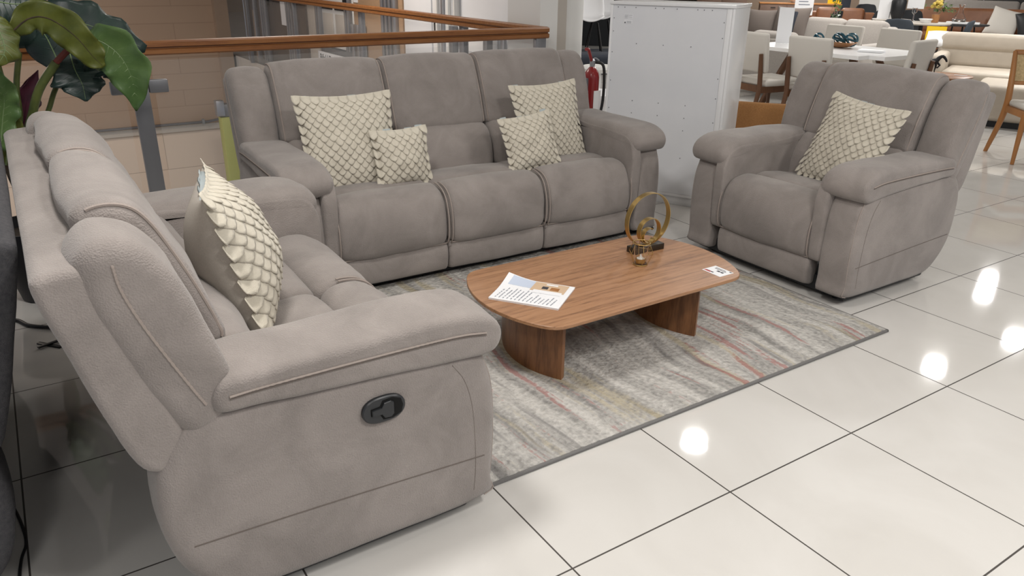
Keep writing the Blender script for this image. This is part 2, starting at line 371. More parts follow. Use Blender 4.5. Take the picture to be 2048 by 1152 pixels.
def text(name, body, size, m, parent, mtx, ext=0.0005):
    cu = bpy.data.curves.new(name, 'FONT'); cu.body = body; cu.size = size; cu.extrude = ext; cu.align_x = 'CENTER'; cu.align_y = 'CENTER'
    t = bpy.data.objects.new('t', cu); COL.objects.link(t)
    bpy.context.view_layer.update()
    me = bpy.data.meshes.new_from_object(t.evaluated_get(bpy.context.evaluated_depsgraph_get()))
    bpy.data.objects.remove(t); me.transform(mtx); me.materials.clear()
    return link(name, me, m, parent, smooth=False)

# ------------------------------------------------------------------ the setting
fl = struct(box('floor', -6, 40, -6, 3.52, -0.25, 0, 'tile'))
box_r = struct(box('floor', 2.46, 40, 3.52, 40, -0.25, 0, 'tile'))
struct(box('trim_1', -6, 2.46, 3.52, 3.56, -0.5, 0.02, 'whitem'))
struct(box('ceiling', -6, 40, -6, 40, CEIL, CEIL+0.1, 'ceilm'))
struct(box('floor', -6, 4, 3.56, 14, -3.6, -3.5, 'voidfloor'))
struct(box('wall_back', -6, 2.2, 13.0, 13.2, -1.16, CEIL, 'blockwall'))
struct(box('wall_lower', -6, 2.2, 12.95, 13.15, -3.5, -1.16, 'creamwall'))
struct(box('trim_2', 2.2, 2.42, 12.85, 13.2, -3.5, CEIL, 'sandwall'))
struct(box('trim_3', -6, 2.2, 12.9, 12.95, -1.22, -1.12, 'cream'))
struct(box('wall_right', 30, 30.2, 0, 40, 0, CEIL, 'sandwall'))
struct(box('wall_far', 2.9, 30, 26, 26.2, 0, CEIL, 'sandwall'))

# white pier, recess and round column by the railing corner
struct(box('wall_pier', 2.415, 2.575, 3.66, 4.1, 0, CEIL, 'whitem'))
struct(box('wall_recess', 2.575, 2.72, 3.74, 4.1, 0, CEIL, 'cream'))
struct(lathe('wall_column', [(0.1, 0), (0.1, CEIL)], 'whitem', None, 40, (2.80, 3.80, 0), True))

# conduit on the beige wall
t = thing('conduit', 'thin dark steel conduit running along the beige wall above the cream panels', 'pipe', (-2.5, 12.85, -1.08))
tube('pipe', [(-3, 0, 0), (4.35, 0, 0.0), (4.55, 0, 0.03), (4.6, 0, 0.12), (4.6, 0, 0.3)], 0.022, 'conduit', t)
for i in range(6): box('pipe_clip', -0.5+i*0.95, -0.46+i*0.95, -0.03, 0.03, -0.03, 0.05, 'alu', t)
# lime green post at the lower level
t = thing('green_post', 'lime green steel post rising in the void left of the long sofa', 'post', (1.93, 11.5, -3.5))
box('post_body', -0.17, 0.17, -0.12, 0.12, 0, 2.72, 'green', t, 0.02)
box('post_side', 0.17, 0.25, -0.1, 0.12, 0, 2.70, 'leafolive', t, 0.01)
box('bracket', -0.12, 0.2, -0.08, 0.1, 2.72, 2.92, 'grey_steel', t, 0.02)
box('bracket_plate', -0.22, -0.1, -0.1, 0.05, 2.74, 2.98, 'alu', t, 0.01)

# ------------------------------------------------------------------ railing
def handrail(parent, a, b):
    a = Vector(a); b = Vector(b); d = (b-a).normalized(); s = d.cross(Vector((0, 0, 1)))
    prof = [(-0.034, 0.034), (-0.026, 0.042), (0.026, 0.042), (0.034, 0.034), (0.034, 0.012), (0.018, 0.009), (0.018, 0.001), (0.034, -0.003), (0.034, -0.024), (0.024, -0.032), (-0.024, -0.032), (-0.034, -0.024), (-0.034, -0.003), (-0.018, 0.001), (-0.018, 0.009), (-0.034, 0.012)]
    bm = bmesh.new(); rr = [[bm.verts.new(q+s*x+Vector((0, 0, z))) for x, z in prof] for q in (a, b)]
    for i in range(len(prof)): j = (i+1) % len(prof); bm.faces.new((rr[0][i], rr[0][j], rr[1][j], rr[1][i]))
    bm.faces.new(rr[0]); bm.faces.new(rr[1][::-1])
    return build('handrail', bm, 'rail', parent, smooth=False)
t = thing('railing', 'wooden-capped glass railing running behind the long sofa', 'railing', (0, 3.45, 0))
handrail(t, (-4.5, 0, 1.03), (2.33, 0, 1.03))
for x in (-3.4, -0.385, 2.27):
    p_ = box('post', x-0.042, x+0.042, -0.022, 0.022, 0, 1.0, 'grey_steel', t, 0.004)
for x in (-3.4, -0.385):
    for sx in (-1, 1): box('glass_clamp', x+sx*0.095-0.05, x+sx*0.095+0.05, -0.02, 0.02, 0.80, 0.87, 'grey_steel', t, 0.006)
for (x0, x1) in ((-3.33, -0.46), (-0.31, 2.22)): box('glass_panel', x0, x1, -0.005, 0.005, 0.08, 0.97, 'pane', t)
t = thing('railing', 'second wooden-capped railing leading away from the corner beside the white pier', 'railing', (2.42, 3.45, 0))
handrail(t, (-0.09, 0.03, 1.03), (0.06, 11.5, 1.03))
for y in (1.35, 3.6, 5.9, 8.2): box('post', -0.03, 0.02, y-0.04, y+0.04, 0, 1.0, 'grey_steel', t, 0.004)
for y0, y1 in ((0.1, 1.28), (1.42, 3.53), (3.67, 5.83), (5.97, 8.13), (8.27, 11.4)): box('glass_panel', -0.01, 0.0, y0, y1, 0.05, 0.97, 'pane', t)

# ------------------------------------------------------------------ door displays across the void (plane x = 2.75)
def panel(name, label, cat, y0, y1, z0, z1, m, th=0.05, x=2.75, group=None):
    t = thing(name, label, cat, (x, y0, z0), 0, group)
    box('board', 0, th, 0, y1-y0, 0, z1-z0, m, t, 0.004); return t
def frame_posts(t, ys, h, w=0.05, m='alu'):
    for y in ys: box('frame_post', -0.06, 0.0, y, y+w, 0, h, m, t, 0.004)
Zb, Zt = -0.55, 2.3
t = panel('sliding_door', 'brown glazed sliding door nearest the beige wall, pale streak on it', 'door', 11.75, 12.9, Zb, Zt, 'brownboard'); frame_posts(t, (0.0, 0.12, 0.5, 1.0, 1.1), Zt-Zb)
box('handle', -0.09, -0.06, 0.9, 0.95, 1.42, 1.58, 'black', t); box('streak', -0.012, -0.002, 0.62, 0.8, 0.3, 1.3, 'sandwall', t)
t = panel('sliding_door', 'brown glazed sliding door, second from the beige wall', 'door', 10.45, 11.75, Zb, Zt, 'brownboard'); frame_posts(t, (0.0, 0.1, 1.2), Zt-Zb)
box('handle', -0.09, -0.06, 0.9, 0.95, 1.42, 1.58, 'black', t)
t = panel('sliding_door', 'grey brown display door with a small white notice taped on', 'door', 9.9, 10.45, Zb, Zt, 'brownboard'); 
frame_posts(t, (0.45,), Zt-Zb)
t2 = tag(box('paper_notice', 2.70, 2.72, 10.62, 10.85, 0.62, 0.95, 'paper'), 'small torn white notice on the brown sliding door', 'notice')
box('handle', -0.09, -0.06, 0.3, 0.35, 1.42, 1.58, 'black', t)
t = panel('edge_board', 'narrow cream board between the brown doors and the panelled door', 'board', 9.35, 9.8, Zb, Zt, 'cream')
t = panel('panelled_door', 'white panelled folding door with dark slots above a grey plinth', 'door', 8.15, 9.35, 0.46, Zt, 'whitem'); frame_posts(t, (0.0, 0.08, 1.05, 1.13), Zt-0.46)
for y in (0.2, 0.66):
    box('door_field', -0.01, 0.0, y, y+0.36, 0.1, 0.42, 'cream', t, 0.003)
    for z in (0.47, 0.85): box('slot', -0.014, 0.0, y, y+0.36, z, z+0.025, 'black', t)
box('handle', -0.09, -0.06, 0.02, 0.07, 0.5, 0.62, 'black', t)
t = panel('display_plinth', 'grey display plinth under the white panelled door', 'plinth', 8.15, 9.35, Zb, 0.44, 'grey_steel', 0.08)
t = thing('shop_sign', 'white sign reading Bifold Doors on the grey plinth', 'sign', (2.70, 9.35, 0.25))
box('sign_board', 0, 0.02, -1.0, 0.0, -0.03, 0.13, 'paper', t)
text('lettering', 'Bifold Doors', 0.13, 'ink', t, Matrix.Translation((-0.003, -0.42, 0.05)) @ Matrix(((0, 0, -1, 0), (-1, 0, 0, 0), (0, 1, 0, 0), (0, 0, 0, 1))))
t = panel('tan_board', 'large tan wood-look board panel left of the pale blue panels', 'board', 6.72, 8.1, Zb, Zt, 'tanboard')
frame_posts(t, (0.1, 0.2, 0.3, 0.4), Zt-Zb, 0.05)
for y in (1.0, 1.16, 1.32): box('frame_post', -0.05, -0.01, y, y+0.07, 0, 1.35, 'alu', t, 0.004)
box('notice', -0.01, 0, 1.22, 1.34, 1.6, 1.8, 'paper', t)
t = panel('display_board', 'plain bluish white panel beside the tan board', 'board', 6.05, 6.68, Zb, Zt, 'backboard')
t = panel('slotted_panel', 'white panel with narrow aluminium uprights and black slots', 'board', 5.62, 6.02, Zb, Zt, 'white')
for i, y in enumerate((0.02, 0.14, 0.25)): box('upright', -0.03, 0, y, y+0.035, 0, Zt-Zb, 'alu' if i == 1 else 'whitem', t)
for z in (0.95, 1.35, 1.75): box('slot', -0.01, 0.0, 0.33, 0.36, z, z+0.16, 'black', t)
t = panel('grey_white_panel', 'wide pale grey panel seen above the second handrail', 'board', 4.42, 5.5, Zb, Zt, 'backboard'); frame_posts(t, (0.0, 1.04), Zt-Zb, 0.03, 'whitem')
t = panel('wardrobe_sample', 'low white framed sample panel behind the railing corner', 'board', 4.72, 5.42, Zb, 0.95, 'white', 0.05, 2.66); frame_posts(t, (-0.0, 0.62), 0.95-Zb, 0.07, 'grey_steel')
box('inner_panel', -0.03, 0, 0.14, 0.56, 0.1, 1.3, 'backboard', t)
t = thing('aluminium_profiles', 'bundle of upright aluminium profiles behind the railing corner', 'profile samples', (2.66, 4.3, Zb))
for i in range(3): box('profile', 0, 0.03, 0.12*i, 0.12*i+0.06, 0, 1.5, 'alu', t, 0.004)

# ------------------------------------------------------------------ recliner family
ARMW, SEATW = 0.22, 0.585
PANEL = [(0.02, 0.05), (-0.002, 0.12), (-0.012, 0.25), (-0.008, 0.40), (0.015, 0.49), (0.06, 0.545), (0.25, 0.555), (0.50, 0.56), (0.70, 0.565), (0.785, 0.53), (0.835, 0.45), (0.85, 0.34), (0.842, 0.24), (0.81, 0.155), (0.745, 0.085), (0.66, 0.048), (0.40, 0.045)]
PAD = [(0.69, 0.560), (0.712, 0.595), (0.69, 0.634), (0.62, 0.645), (0.42, 0.647), (0.20, 0.650), (0.08, 0.645), (0.01, 0.622), (-0.022, 0.58), (-0.012, 0.535), (0.03, 0.518), (0.12, 0.524), (0.42, 0.545), (0.60, 0.556)]
STRIP = [(0.10, 0.20), (0.02, 0.185), (-0.012, 0.21), (-0.02, 0.32), (-0.024, 0.44), (-0.02, 0.52), (0.02, 0.595), (0.12, 0.62), (0.40, 0.622), (0.66, 0.618), (0.68, 0.42), (0.62, 0.36), (0.30, 0.25)]
FOOT = [(0.195, 0.34), (0.205, 0.415), (0.185, 0.452), (0.13, 0.470), (0.06, 0.462), (0.008, 0.425), (-0.020, 0.36), (-0.027, 0.29), (-0.020, 0.225), (0.0, 0.195), (0.03, 0.192), (0.08, 0.21), (0.12, 0.28)]
SEAT = [(0.205, 0.33), (0.203, 0.41), (0.225, 0.448), (0.28, 0.460), (0.38, 0.452), (0.50, 0.43), (0.62, 0.41), (0.64, 0.34), (0.55, 0.28), (0.30, 0.28)]
FRONTP = [(0.08, 0.055), (0.02, 0.052), (0.0, 0.07), (-0.008, 0.12), (-0.004, 0.17), (0.015, 0.192), (0.08, 0.192)]
LUMBAR = [(0.53, 0.40), (0.514, 0.46), (0.528, 0.54), (0.566, 0.605), (0.605, 0.634), (0.65, 0.645), (0.70, 0.63), (0.73, 0.55), (0.68, 0.42)]
HEAD = [(0.625, 0.640), (0.632, 0.69), (0.662, 0.78), (0.698, 0.868), (0.733, 0.943), (0.768, 0.987), (0.814, 1.003), (0.862, 0.996), (0.89, 0.965), (0.87, 0.89), (0.80, 0.71), (0.73, 0.61), (0.67, 0.612)]
WING = [(0.660, 0.60), (0.683, 0.72), (0.722, 0.84), (0.770, 0.932), (0.815, 0.970), (0.862, 0.978), (0.896, 0.955), (0.908, 0.90), (0.885, 0.80), (0.84, 0.68), (0.790, 0.555), (0.752, 0.515), (0.695, 0.535)]
SHELL = [(0.766, 0.53), (0.80, 0.46), (0.835, 0.445), (0.872, 0.48), (0.912, 0.610), (0.955, 0.775), (0.982, 0.895), (0.976, 0.923), (0.945, 0.932), (0.88, 0.927), (0.85, 0.84), (0.80, 0.66)]
def offs(outline, d, sel=None, n=5):
    P = [Vector((v[0], v[1])) for v in crom([(p[0], p[1], 0) for p in outline], n, True)]
    k = len(P); ar = sum(P[i].x*P[(i+1) % k].y-P[(i+1) % k].x*P[i].y for i in range(k)); s = 1 if ar > 0 else -1
    out = []
    for i in range(k):
        t = (P[(i+1) % k]-P[i-1]).normalized(); out.append(P[i]+Vector((t.y, -t.x))*d*s)
    if sel: out = out[sel[0]*n:sel[1]*n+1]
    return out
def stitch(parent, pts, m):
    P = crom(pts, 24); ln = sum((a-b).length for a, b in zip(P, P[1:])); k = ln/0.011
    tube('stitching', [tuple(p) for p in P], lambda u: 0.0022+0.0014*abs(math.sin(u*k*PI)), m, parent, 6)
def recliner(label, cat, n, loc, rz, m='suede', handle=False, seam='seam', name='recliner_sofa', feet=True):
    t = thing(name, label, cat, loc, rz)
    Wd = 2*ARMW+n*SEATW
    box('base', 0.04, Wd-0.04, 0.06, 0.72, 0.018, 0.10, 'black', t, 0.01)
    for fx in (0.12, Wd-0.12):
        for fy in (0.12, 0.66): lathe('foot', [(0.022, 0), (0.026, 0.014)], 'black', t, 16, (fx, fy, 0))
    for s in (0, 1):
        def X(a, b): return (a, b) if s == 0 else (Wd-b, Wd-a)
        q = slab('side_panel', PANEL, *X(0.0, 0.17), (0.036, 0.02) if s == 0 else (0.02, 0.036), m, t, 0.004, nx=3, wob=0.003, seed=s*3+n)
        xo = 0.0 if s == 0 else Wd; sg = 1 if s == 0 else -1
        # horizontal seam across the outer panel
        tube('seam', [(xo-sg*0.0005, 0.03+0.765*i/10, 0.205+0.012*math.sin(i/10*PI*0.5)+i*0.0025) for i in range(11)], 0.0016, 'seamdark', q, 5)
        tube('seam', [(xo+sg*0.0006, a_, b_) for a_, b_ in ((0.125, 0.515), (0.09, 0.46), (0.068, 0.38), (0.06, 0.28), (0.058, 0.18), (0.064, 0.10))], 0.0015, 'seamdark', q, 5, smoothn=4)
        xr = xo+sg*0.028
        tube('seam', [(xr-sg*0.012, p.x, p.y) for p in offs(PANEL, -0.006, (0, 5))], 0.0022, seam, q, 6)
        q = slab('arm_pad', PAD, *X(-0.012, ARMW+0.016), (0.020, 0.05) if s == 0 else (0.05, 0.020), m, t, 0.008, nx=5, wob=0.005, seed=s*5+n*2)
        zs = [(0.03, 0.590), (0.1, 0.600), (0.2, 0.604), (0.4, 0.606), (0.6, 0.605), (0.675, 0.602)]
        xs_ = -0.0135
        stitch(q, [(xo+sg*xs_, a, b) for a, b in zs], seam)
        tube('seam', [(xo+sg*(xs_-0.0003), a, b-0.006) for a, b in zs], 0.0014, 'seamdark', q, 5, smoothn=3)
        slab('arm_gusset', STRIP, *X(0.165, ARMW+0.0155), (0.02, 0.014) if s == 0 else (0.014, 0.02), m, t, 0.0, nx=2, wob=0.003, seed=s+9)
        q = slab('wing', WING, *X(0.0, 0.20), 0.04, m, t, 0.010, nx=4, wob=0.008, seed=s*2+n*4)
        stitch(q, [(xo-sg*0.0005, a_, b_) for a_, b_ in ((0.845, 0.935), (0.838, 0.88), (0.812, 0.80), (0.775, 0.71), (0.74, 0.63), (0.722, 0.592))], seam)
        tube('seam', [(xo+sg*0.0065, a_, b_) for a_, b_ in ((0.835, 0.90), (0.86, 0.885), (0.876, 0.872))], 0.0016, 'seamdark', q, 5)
    slab('back_shell', SHELL, 0.012, Wd-0.012, 0.022, m, t, 0.0, nx=6, wob=0.003, seed=n)
    for k in range(n):
        a = ARMW+k*SEATW; b = a+SEATW; g = 0.003
        slab('front_panel', FRONTP, a+g, b-g, 0.02, m, t, 0.003, nx=6, wob=0.002, seed=k)
        q = slab('footrest_cushion', FOOT, a+g, b-g, 0.045, m, t, 0.010, nx=8, wob=0.006, seed=k+n)
        e = 0.022
        L_ = offs(FOOT, 0.001, (3, 9))
        path = [(a+g+0.008, p.x, p.y) for p in L_]+[(a+0.05, L_[-1].x, L_[-1].y-0.002)]+[(b-0.05, L_[-1].x, L_[-1].y-0.002)]+[(b-g-0.008, p.x, p.y) for p in reversed(L_)]
        tube('piping', path, 0.0035, seam, q, 6)
        slab('seat_cushion', SEAT, a+g, b-g, 0.035, m, t, 0.008, nx=8, wob=0.006, seed=k+n+5)
        slab('lumbar_cushion', LUMBAR, a+g-(0.018 if k == 0 else 0), b-g+(0.018 if k == n-1 else 0), 0.04, m, t, 0.012, nx=8, wob=0.007, seed=k+n+8)
        q = slab('headrest', HEAD, a+g-(0.025 if k == 0 else 0), b-g+(0.025 if k == n-1 else 0), 0.035, m, t, 0.010, nx=8, wob=0.009, seed=k+n+13)
        for xx in (a+g-(0.025 if k == 0 else 0)+0.012, b-g+(0.025 if k == n-1 else 0)-0.012):
            tube('piping', [(xx, p.x, p.y) for p in offs(HEAD, -0.008, (0, 7))], 0.0042, seam, q, 6)
    if handle:
        # oval recess lever on the outer face of the x=0 arm
        cy_, cz, hw, hh = 0.322, 0.454, 0.057, 0.036
        def oval(w, h_, n_=40):
            out = []
            for i in range(n_):
                a = 2*PI*i/n_; c_, s_ = math.cos(a), math.sin(a)
                out.append((cy_+math.copysign(abs(c_)**0.8, c_)*w, cz+math.copysign(abs(s_)**0.9, s_)*h_))
            return out
        bm = bmesh.new()
        rings = [[bm.verts.new((x, a, b)) for a, b in oval(hw-i, hh-i)] for x, i in ((0.004, 0), (-0.008, 0), (-0.0105, 0.003), (-0.0105, 0.006))]
        inner = [(cy_-0.050, cz), (cy_-0.045, cz+0.019), (cy_-0.022, cz+0.029), (cy_+0.004, cz+0.027), (cy_+0.012, cz+0.012), (cy_+0.036, cz+0.010), (cy_+0.036, cz-0.010), (cy_+0.012, cz-0.012), (cy_+0.004, cz-0.027), (cy_-0.022, cz-0.029), (cy_-0.045, cz-0.019)]
        for a, b in zip(rings, rings[1:]):
            for k in range(40): bm.faces.new((a[k], a[(k+1) % 40], b[(k+1) % 40], b[k]))
        bm.faces.new(rings[-1]); hd = build('lever_plate', bm, 'plate', t, sharp=30)
        hd['label'] = 'black oval recess plate of the recline lever'
        bm = bmesh.new(); rr = [[bm.verts.new((x, a, b)) for a, b in inner] for x in (-0.0100, -0.0112)]
        for k in range(len(inner)): j = (k+1) % len(inner); bm.faces.new((rr[0][k], rr[0][j], rr[1][j], rr[1][k]))
        bm.faces.new(rr[1]); build('recess', bm, 'pitch', hd, smooth=False)  # thin raised pad, the recess depth is only painted black
        lev = [(cy_-0.024, cz+0.017), (cy_-0.016, cz+0.023), (cy_+0.002, cz+0.021), (cy_+0.009, cz+0.009), (cy_+0.034, cz+0.007), (cy_+0.034, cz-0.008), (cy_+0.009, cz-0.009), (cy_+0.002, cz-0.021), (cy_-0.016, cz-0.023), (cy_-0.024, cz-0.015)]
        bm = bmesh.new(); rr = [[bm.verts.new((x, cy_+(a-cy_)*f_, cz+(b-cz)*f_)) for a, b in lev] for x, f_ in ((-0.011, 1.0), (-0.0150, 1.0), (-0.0168, 0.93))]
        for r1, r2 in zip(rr, rr[1:]):
            for k in range(len(lev)): j = (k+1) % len(lev); bm.faces.new((r1[k], r1[j], r2[j], r2[k]))
        bm.faces.new(rr[2]); build('lever', bm, 'plate', hd, smooth=False)
    return t
sofa = recliner('long taupe suede three-seat recliner sofa facing the coffee table', 'sofa', 3, (-0.093, 1.968, 0), R(-1.2))
sofa.scale = (0.985, 1, 1)
love = recliner('taupe two-seat recliner sofa in the left foreground with black side lever', 'sofa', 2, (-0.055, 0.31, 0), R(90), handle=True, name='recliner_loveseat')
chair = recliner('taupe suede single recliner armchair right of the coffee table', 'armchair', 1, (2.075, 1.672, 0), R(-90), name='recliner_armchair')
chair.scale = (1, 0.985, 1)
dark = recliner('dark charcoal fabric sofa seen from behind at the left edge', 'sofa', 2, (-2.03, 2.18, 0), R(-90), m='charcoal', seam='charcoal', name='charcoal_sofa')

# ------------------------------------------------------------------ scale pillows
def pillow(label, size, ncol, loc, rx, rz, roll=0.0, T=0.068, seed=1, group='cream scale-petal pillows'):
    rnd = random.Random(seed)
    t = thing('throw_pillow', label, 'pillow', loc, 0, group)
    t.rotation_euler = (Matrix.Rotation(rz, 4, 'Z') @ Matrix.Rotation(rx, 4, 'X') @ Matrix.Rotation(roll, 4, 'Y')).to_euler()
    h = size/2
    def surf(u, v, side=-1):
        # local: x width, z height, y depth (front = -y)
        th = T*max(0.0, (1-u*u))**0.5*max(0.0, (1-v*v))**0.5*(0.75+0.25*(1-u*u)*(1-v*v))
        px = u*h*(1-0.075*(1-v*v)**1.0*abs(u)**3); pz = v*h*(1-0.075*(1-u*u)*abs(v)**3)
        w = noise.noise(Vector((u*2.2+seed, v*2.2, side)))*0.012*(1-u*u)*(1-v*v)
        return Vector((px, side*(th+w), pz))
    n = 20
    bm = bmesh.new()
    us = [math.sin((i/n-0.5)*PI) for i in range(n+1)]
    for sd in (-1, 1):
        g = [[bm.verts.new(surf(a, b, sd)) for a in us] for b in us]
        for i in range(n):
            for j in range(n):
                f = (g[i][j], g[i][j+1], g[i+1][j+1], g[i+1][j]); bm.faces.new(f if sd < 0 else f[::-1])
    bmesh.ops.remove_doubles(bm, verts=bm.verts[:], dist=0.0005)
    body = build('cushion', bm, 'felt_back', t)
    # petals
    bm = bmesh.new()
    pw = size/ncol; rowh = pw*0.52
    nr = int(size/rowh)
    for r_ in range(nr+1):
        v0 = -1+2*(r_+1.15)*rowh/size
        off = 0.5 if r_ % 2 else 0.0
        for c in range(-1, ncol+1):
            uc = -1+2*(c+0.5+off)*pw/size
            if uc < -1.06 or uc > 1.06: continue
            lift = rnd.uniform(0.001, 0.004) if abs(uc) < 0.9 else rnd.uniform(0.005, 0.012)
            if r_ == nr: lift *= 1.5
            ja = rnd.uniform(-0.10, 0.10)
            rows = []
            for i in range(6):
                s = i/5  # 0 at top (attached) -> 1 at the tip
                vv = v0+(-s)*2*(rowh*2.05)/size
                wd = (0.52, 0.53, 0.53, 0.48, 0.33, 0.06)[i]*pw
                row = []
                for j in range(5):
                    q = (j/4-0.5)*2
                    uu = uc+q*wd*2/size*0.98+ja*s*pw/size*2
                    uu2 = max(-1.0, min(1.0, uu)); v2 = max(-0.995, min(0.995, vv))
                    P = surf(uu2, v2, -1)
                    P.x += (uu-uu2)*h*0.8; P.z += (vv-v2)*h*0.9
                    P.y -= 0.0015+0.0045*s+lift*s*s*(1 if abs(q) < 0.6 else 0.7)-0.002*abs(q)*(1-s)
                    if abs(uc) > 0.93: P.x += math.copysign(lift*s*s*0.9, uc)
                    row.append(bm.verts.new(P))
                rows.append(row)
            for a, b in zip(rows, rows[1:]):
                for j in range(4): bm.faces.new((a[j], a[j+1], b[j+1], b[j]))
    o = build('petal_cover', bm, 'felt', t); o.data.polygons.foreach_set('use_smooth', [True]*len(o.data.polygons))
    sm = o.modifiers.new('thickness', 'SOLIDIFY'); sm.thickness = 0.0022; sm.offset = 0
    # pale tabs along the upper edge and a zip strip
    bm = bmesh.new(); e0 = surf(-0.9, 0.995, 1); e1 = surf(0.9, 0.995, 1)
    add_box(bm, e0.x, e1.x, 0.001, 0.004, surf(0, 0.995, 1).z-0.004, surf(0, 0.995, 1).z+0.010, 0.001, 1)
    for c in range(ncol-1):
        if rnd.random() < 0.45: continue
        u = -0.85+1.7*c/(ncol-2); P = surf(u, 0.995, 1); w = pw*0.45; hh = rnd.uniform(0.014, 0.026)
        add_box(bm, P.x-w, P.x+w, P.y+0.001, P.y+0.005, P.z-0.012, P.z+hh, 0.002, 1)
    build('edge_tabs', bm, 'tab', t)['label'] = 'pale grey felt tabs along the upper edge'
    return t
def wpos(root, x, d, z): # local recliner coords -> world
    rz = root.rotation_euler[2]; c, s = math.cos(rz), math.sin(rz)
    return (root.location.x+c*x-s*d, root.location.y+s*x+c*d, z)
p1 = pillow('large cream scale-petal pillow at the left end of the long sofa', 0.46, 10, (0.375, 2.365, 0.645), R(-17), R(-4), R(0), seed=3)
p2 = pillow('small cream scale-petal pillow in front of the large one, left half of the long sofa', 0.27, 6, (0.60, 2.245, 0.575), R(-14), R(-2), R(-1), 0.06, seed=5)
p3 = pillow('large cream scale-petal pillow at the right end of the long sofa', 0.44, 10, (1.575, 2.345, 0.635), R(-17), R(2), R(-1), seed=8)
p4 = pillow('small cream scale-petal pillow leaning on the large right one, long sofa', 0.285, 7, (1.345, 2.20, 0.58), R(-20), R(-10), R(-7), 0.06, seed=11)
p5 = pillow('cream scale-petal pillow tilted on the single recliner armchair', 0.44, 10, (2.555, 1.085, 0.645), R(-22), R(-97), R(4), seed=14)
p6 = pillow('cream scale-petal pillow standing edge-on on the two-seat sofa', 0.46, 9, (-0.525, 1.04, 0.66), R(-14), R(78), R(2), 0.125, seed=21)
box('zip_strip', -0.19, 0.19, -0.012, 0.012, 0.214, 0.222, 'tab', p6, 0.003)['label'] = 'pale zip strip along the top edge'
tagp = box('care_tag', 0.115, 0.155, -0.004, -0.001, -0.148, -0.123, 'paper', p2); tagp['label'] = 'white care tag'

# ------------------------------------------------------------------ rug
bm = bmesh.new(); add_box(bm, -0.24, 2.04, 0.41, 2.02, 0.0, 0.014, 0.004, 2)
rug = thing('area_rug', 'grey streaked abstract rug with rose and gold veins under the coffee table', 'rug', (0.9, 1.2, 0))
pile = build('pile', bm, 'rug', rug, sharp=40); pile.location = (-0.9, -1.2, 0)
bm = bmesh.new()
for (a, b, c, d) in ((-0.25, 2.05, 0.40, 0.412), (-0.25, 2.05, 2.018, 2.03), (-0.25, -0.238, 0.40, 2.03), (2.038, 2.05, 0.40, 2.03)): add_box(bm, a-0.9, b-0.9, c-1.2, d-1.2, 0, 0.012, 0.003, 1)
build('binding', bm, 'rugedge', rug, sharp=40)['label'] = 'dark grey bound edge'

# ------------------------------------------------------------------ coffee table
ct = thing('coffee_table', 'low oak coffee table with curved ends and two arched panel legs', 'table', (0.918, 1.012, 0.014))
def top_outline(inset=0.0):
    hx, hy, bl = 0.468-inset, 0.314-inset, 0.112
    arc = []
    for i in range(25):
        a = -1+2*i/24; arc.append((hx+bl*(1-a*a)**0.9, hy*a))
    # densify the two straight sides, then relax so the corners go soft
    P = [Vector(p) for p in arc]+[Vector((hx-2*hx*j/30, hy)) for j in range(1, 30)]+[Vector((-x, -y)) for x, y in arc]+[Vector((-hx+2*hx*j/30, -hy)) for j in range(1, 30)]
    for _ in range(2):
        P = [P[i]*0.5+(P[i-1]+P[(i+1) % len(P)])*0.25 for i in range(len(P))]
    return P
bm = bmesh.new(); rings = []
for (z, ins) in ((0.255, 0.030), (0.268, 0.010), (0.273, 0.002), (0.275, 0.0), (0.2855, 0.0), (0.287, 0.0015)):
    rings.append([bm.verts.new((p.x, p.y, z)) for p in top_outline(ins)])
k = len(rings[0])
for a, b in zip(rings, rings[1:]):
    for i in range(k): bm.faces.new((a[i], a[(i+1) % k], b[(i+1) % k], b[i]))
bm.faces.new(rings[0][::-1]); bm.faces.new(rings[-1])
build('table_top', bm, 'tabletop', ct, sharp=30)
for cx in (-0.355, 0.352):
    bm = bmesh.new(); n = 18; A = []
    for i in range(n+1):
        a = -1+2*i/n; y = 0.205*a; x = cx-0.062*(1-a*a)
        nx_, ny_ = -1.0, 0.0
        tx, ty = 0.124*a, 0.205; l = math.hypot(tx, ty); nx_, ny_ = -ty/l, tx/l
        A.append([(x+nx_*0.013, y+ny_*0.013), (x-nx_*0.013, y-ny_*0.013)])
    lo = [[bm.verts.new((*q, 0.0)) for q in r_] for r_ in A]; hi = [[bm.verts.new((*q, 0.256)) for q in r_] for r_ in A]
    for i in range(n):
        bm.faces.new((lo[i][0], lo[i+1][0], hi[i+1][0], hi[i][0])); bm.faces.new((lo[i][1], hi[i][1], hi[i+1][1], lo[i+1][1]))
        bm.faces.new((lo[i][0], lo[i][1], lo[i+1][1], lo[i+1][0])); bm.faces.new((hi[i][0], hi[i+1][0], hi[i+1][1], hi[i][1]))
    bm.faces.new((lo[0][0], hi[0][0], hi[0][1], lo[0][1])); bm.faces.new((lo[n][0], lo[n][1], hi[n][1], hi[n][0]))
    build('leg', bm, 'tableleg', ct, sharp=40)
TZ = 0.3012
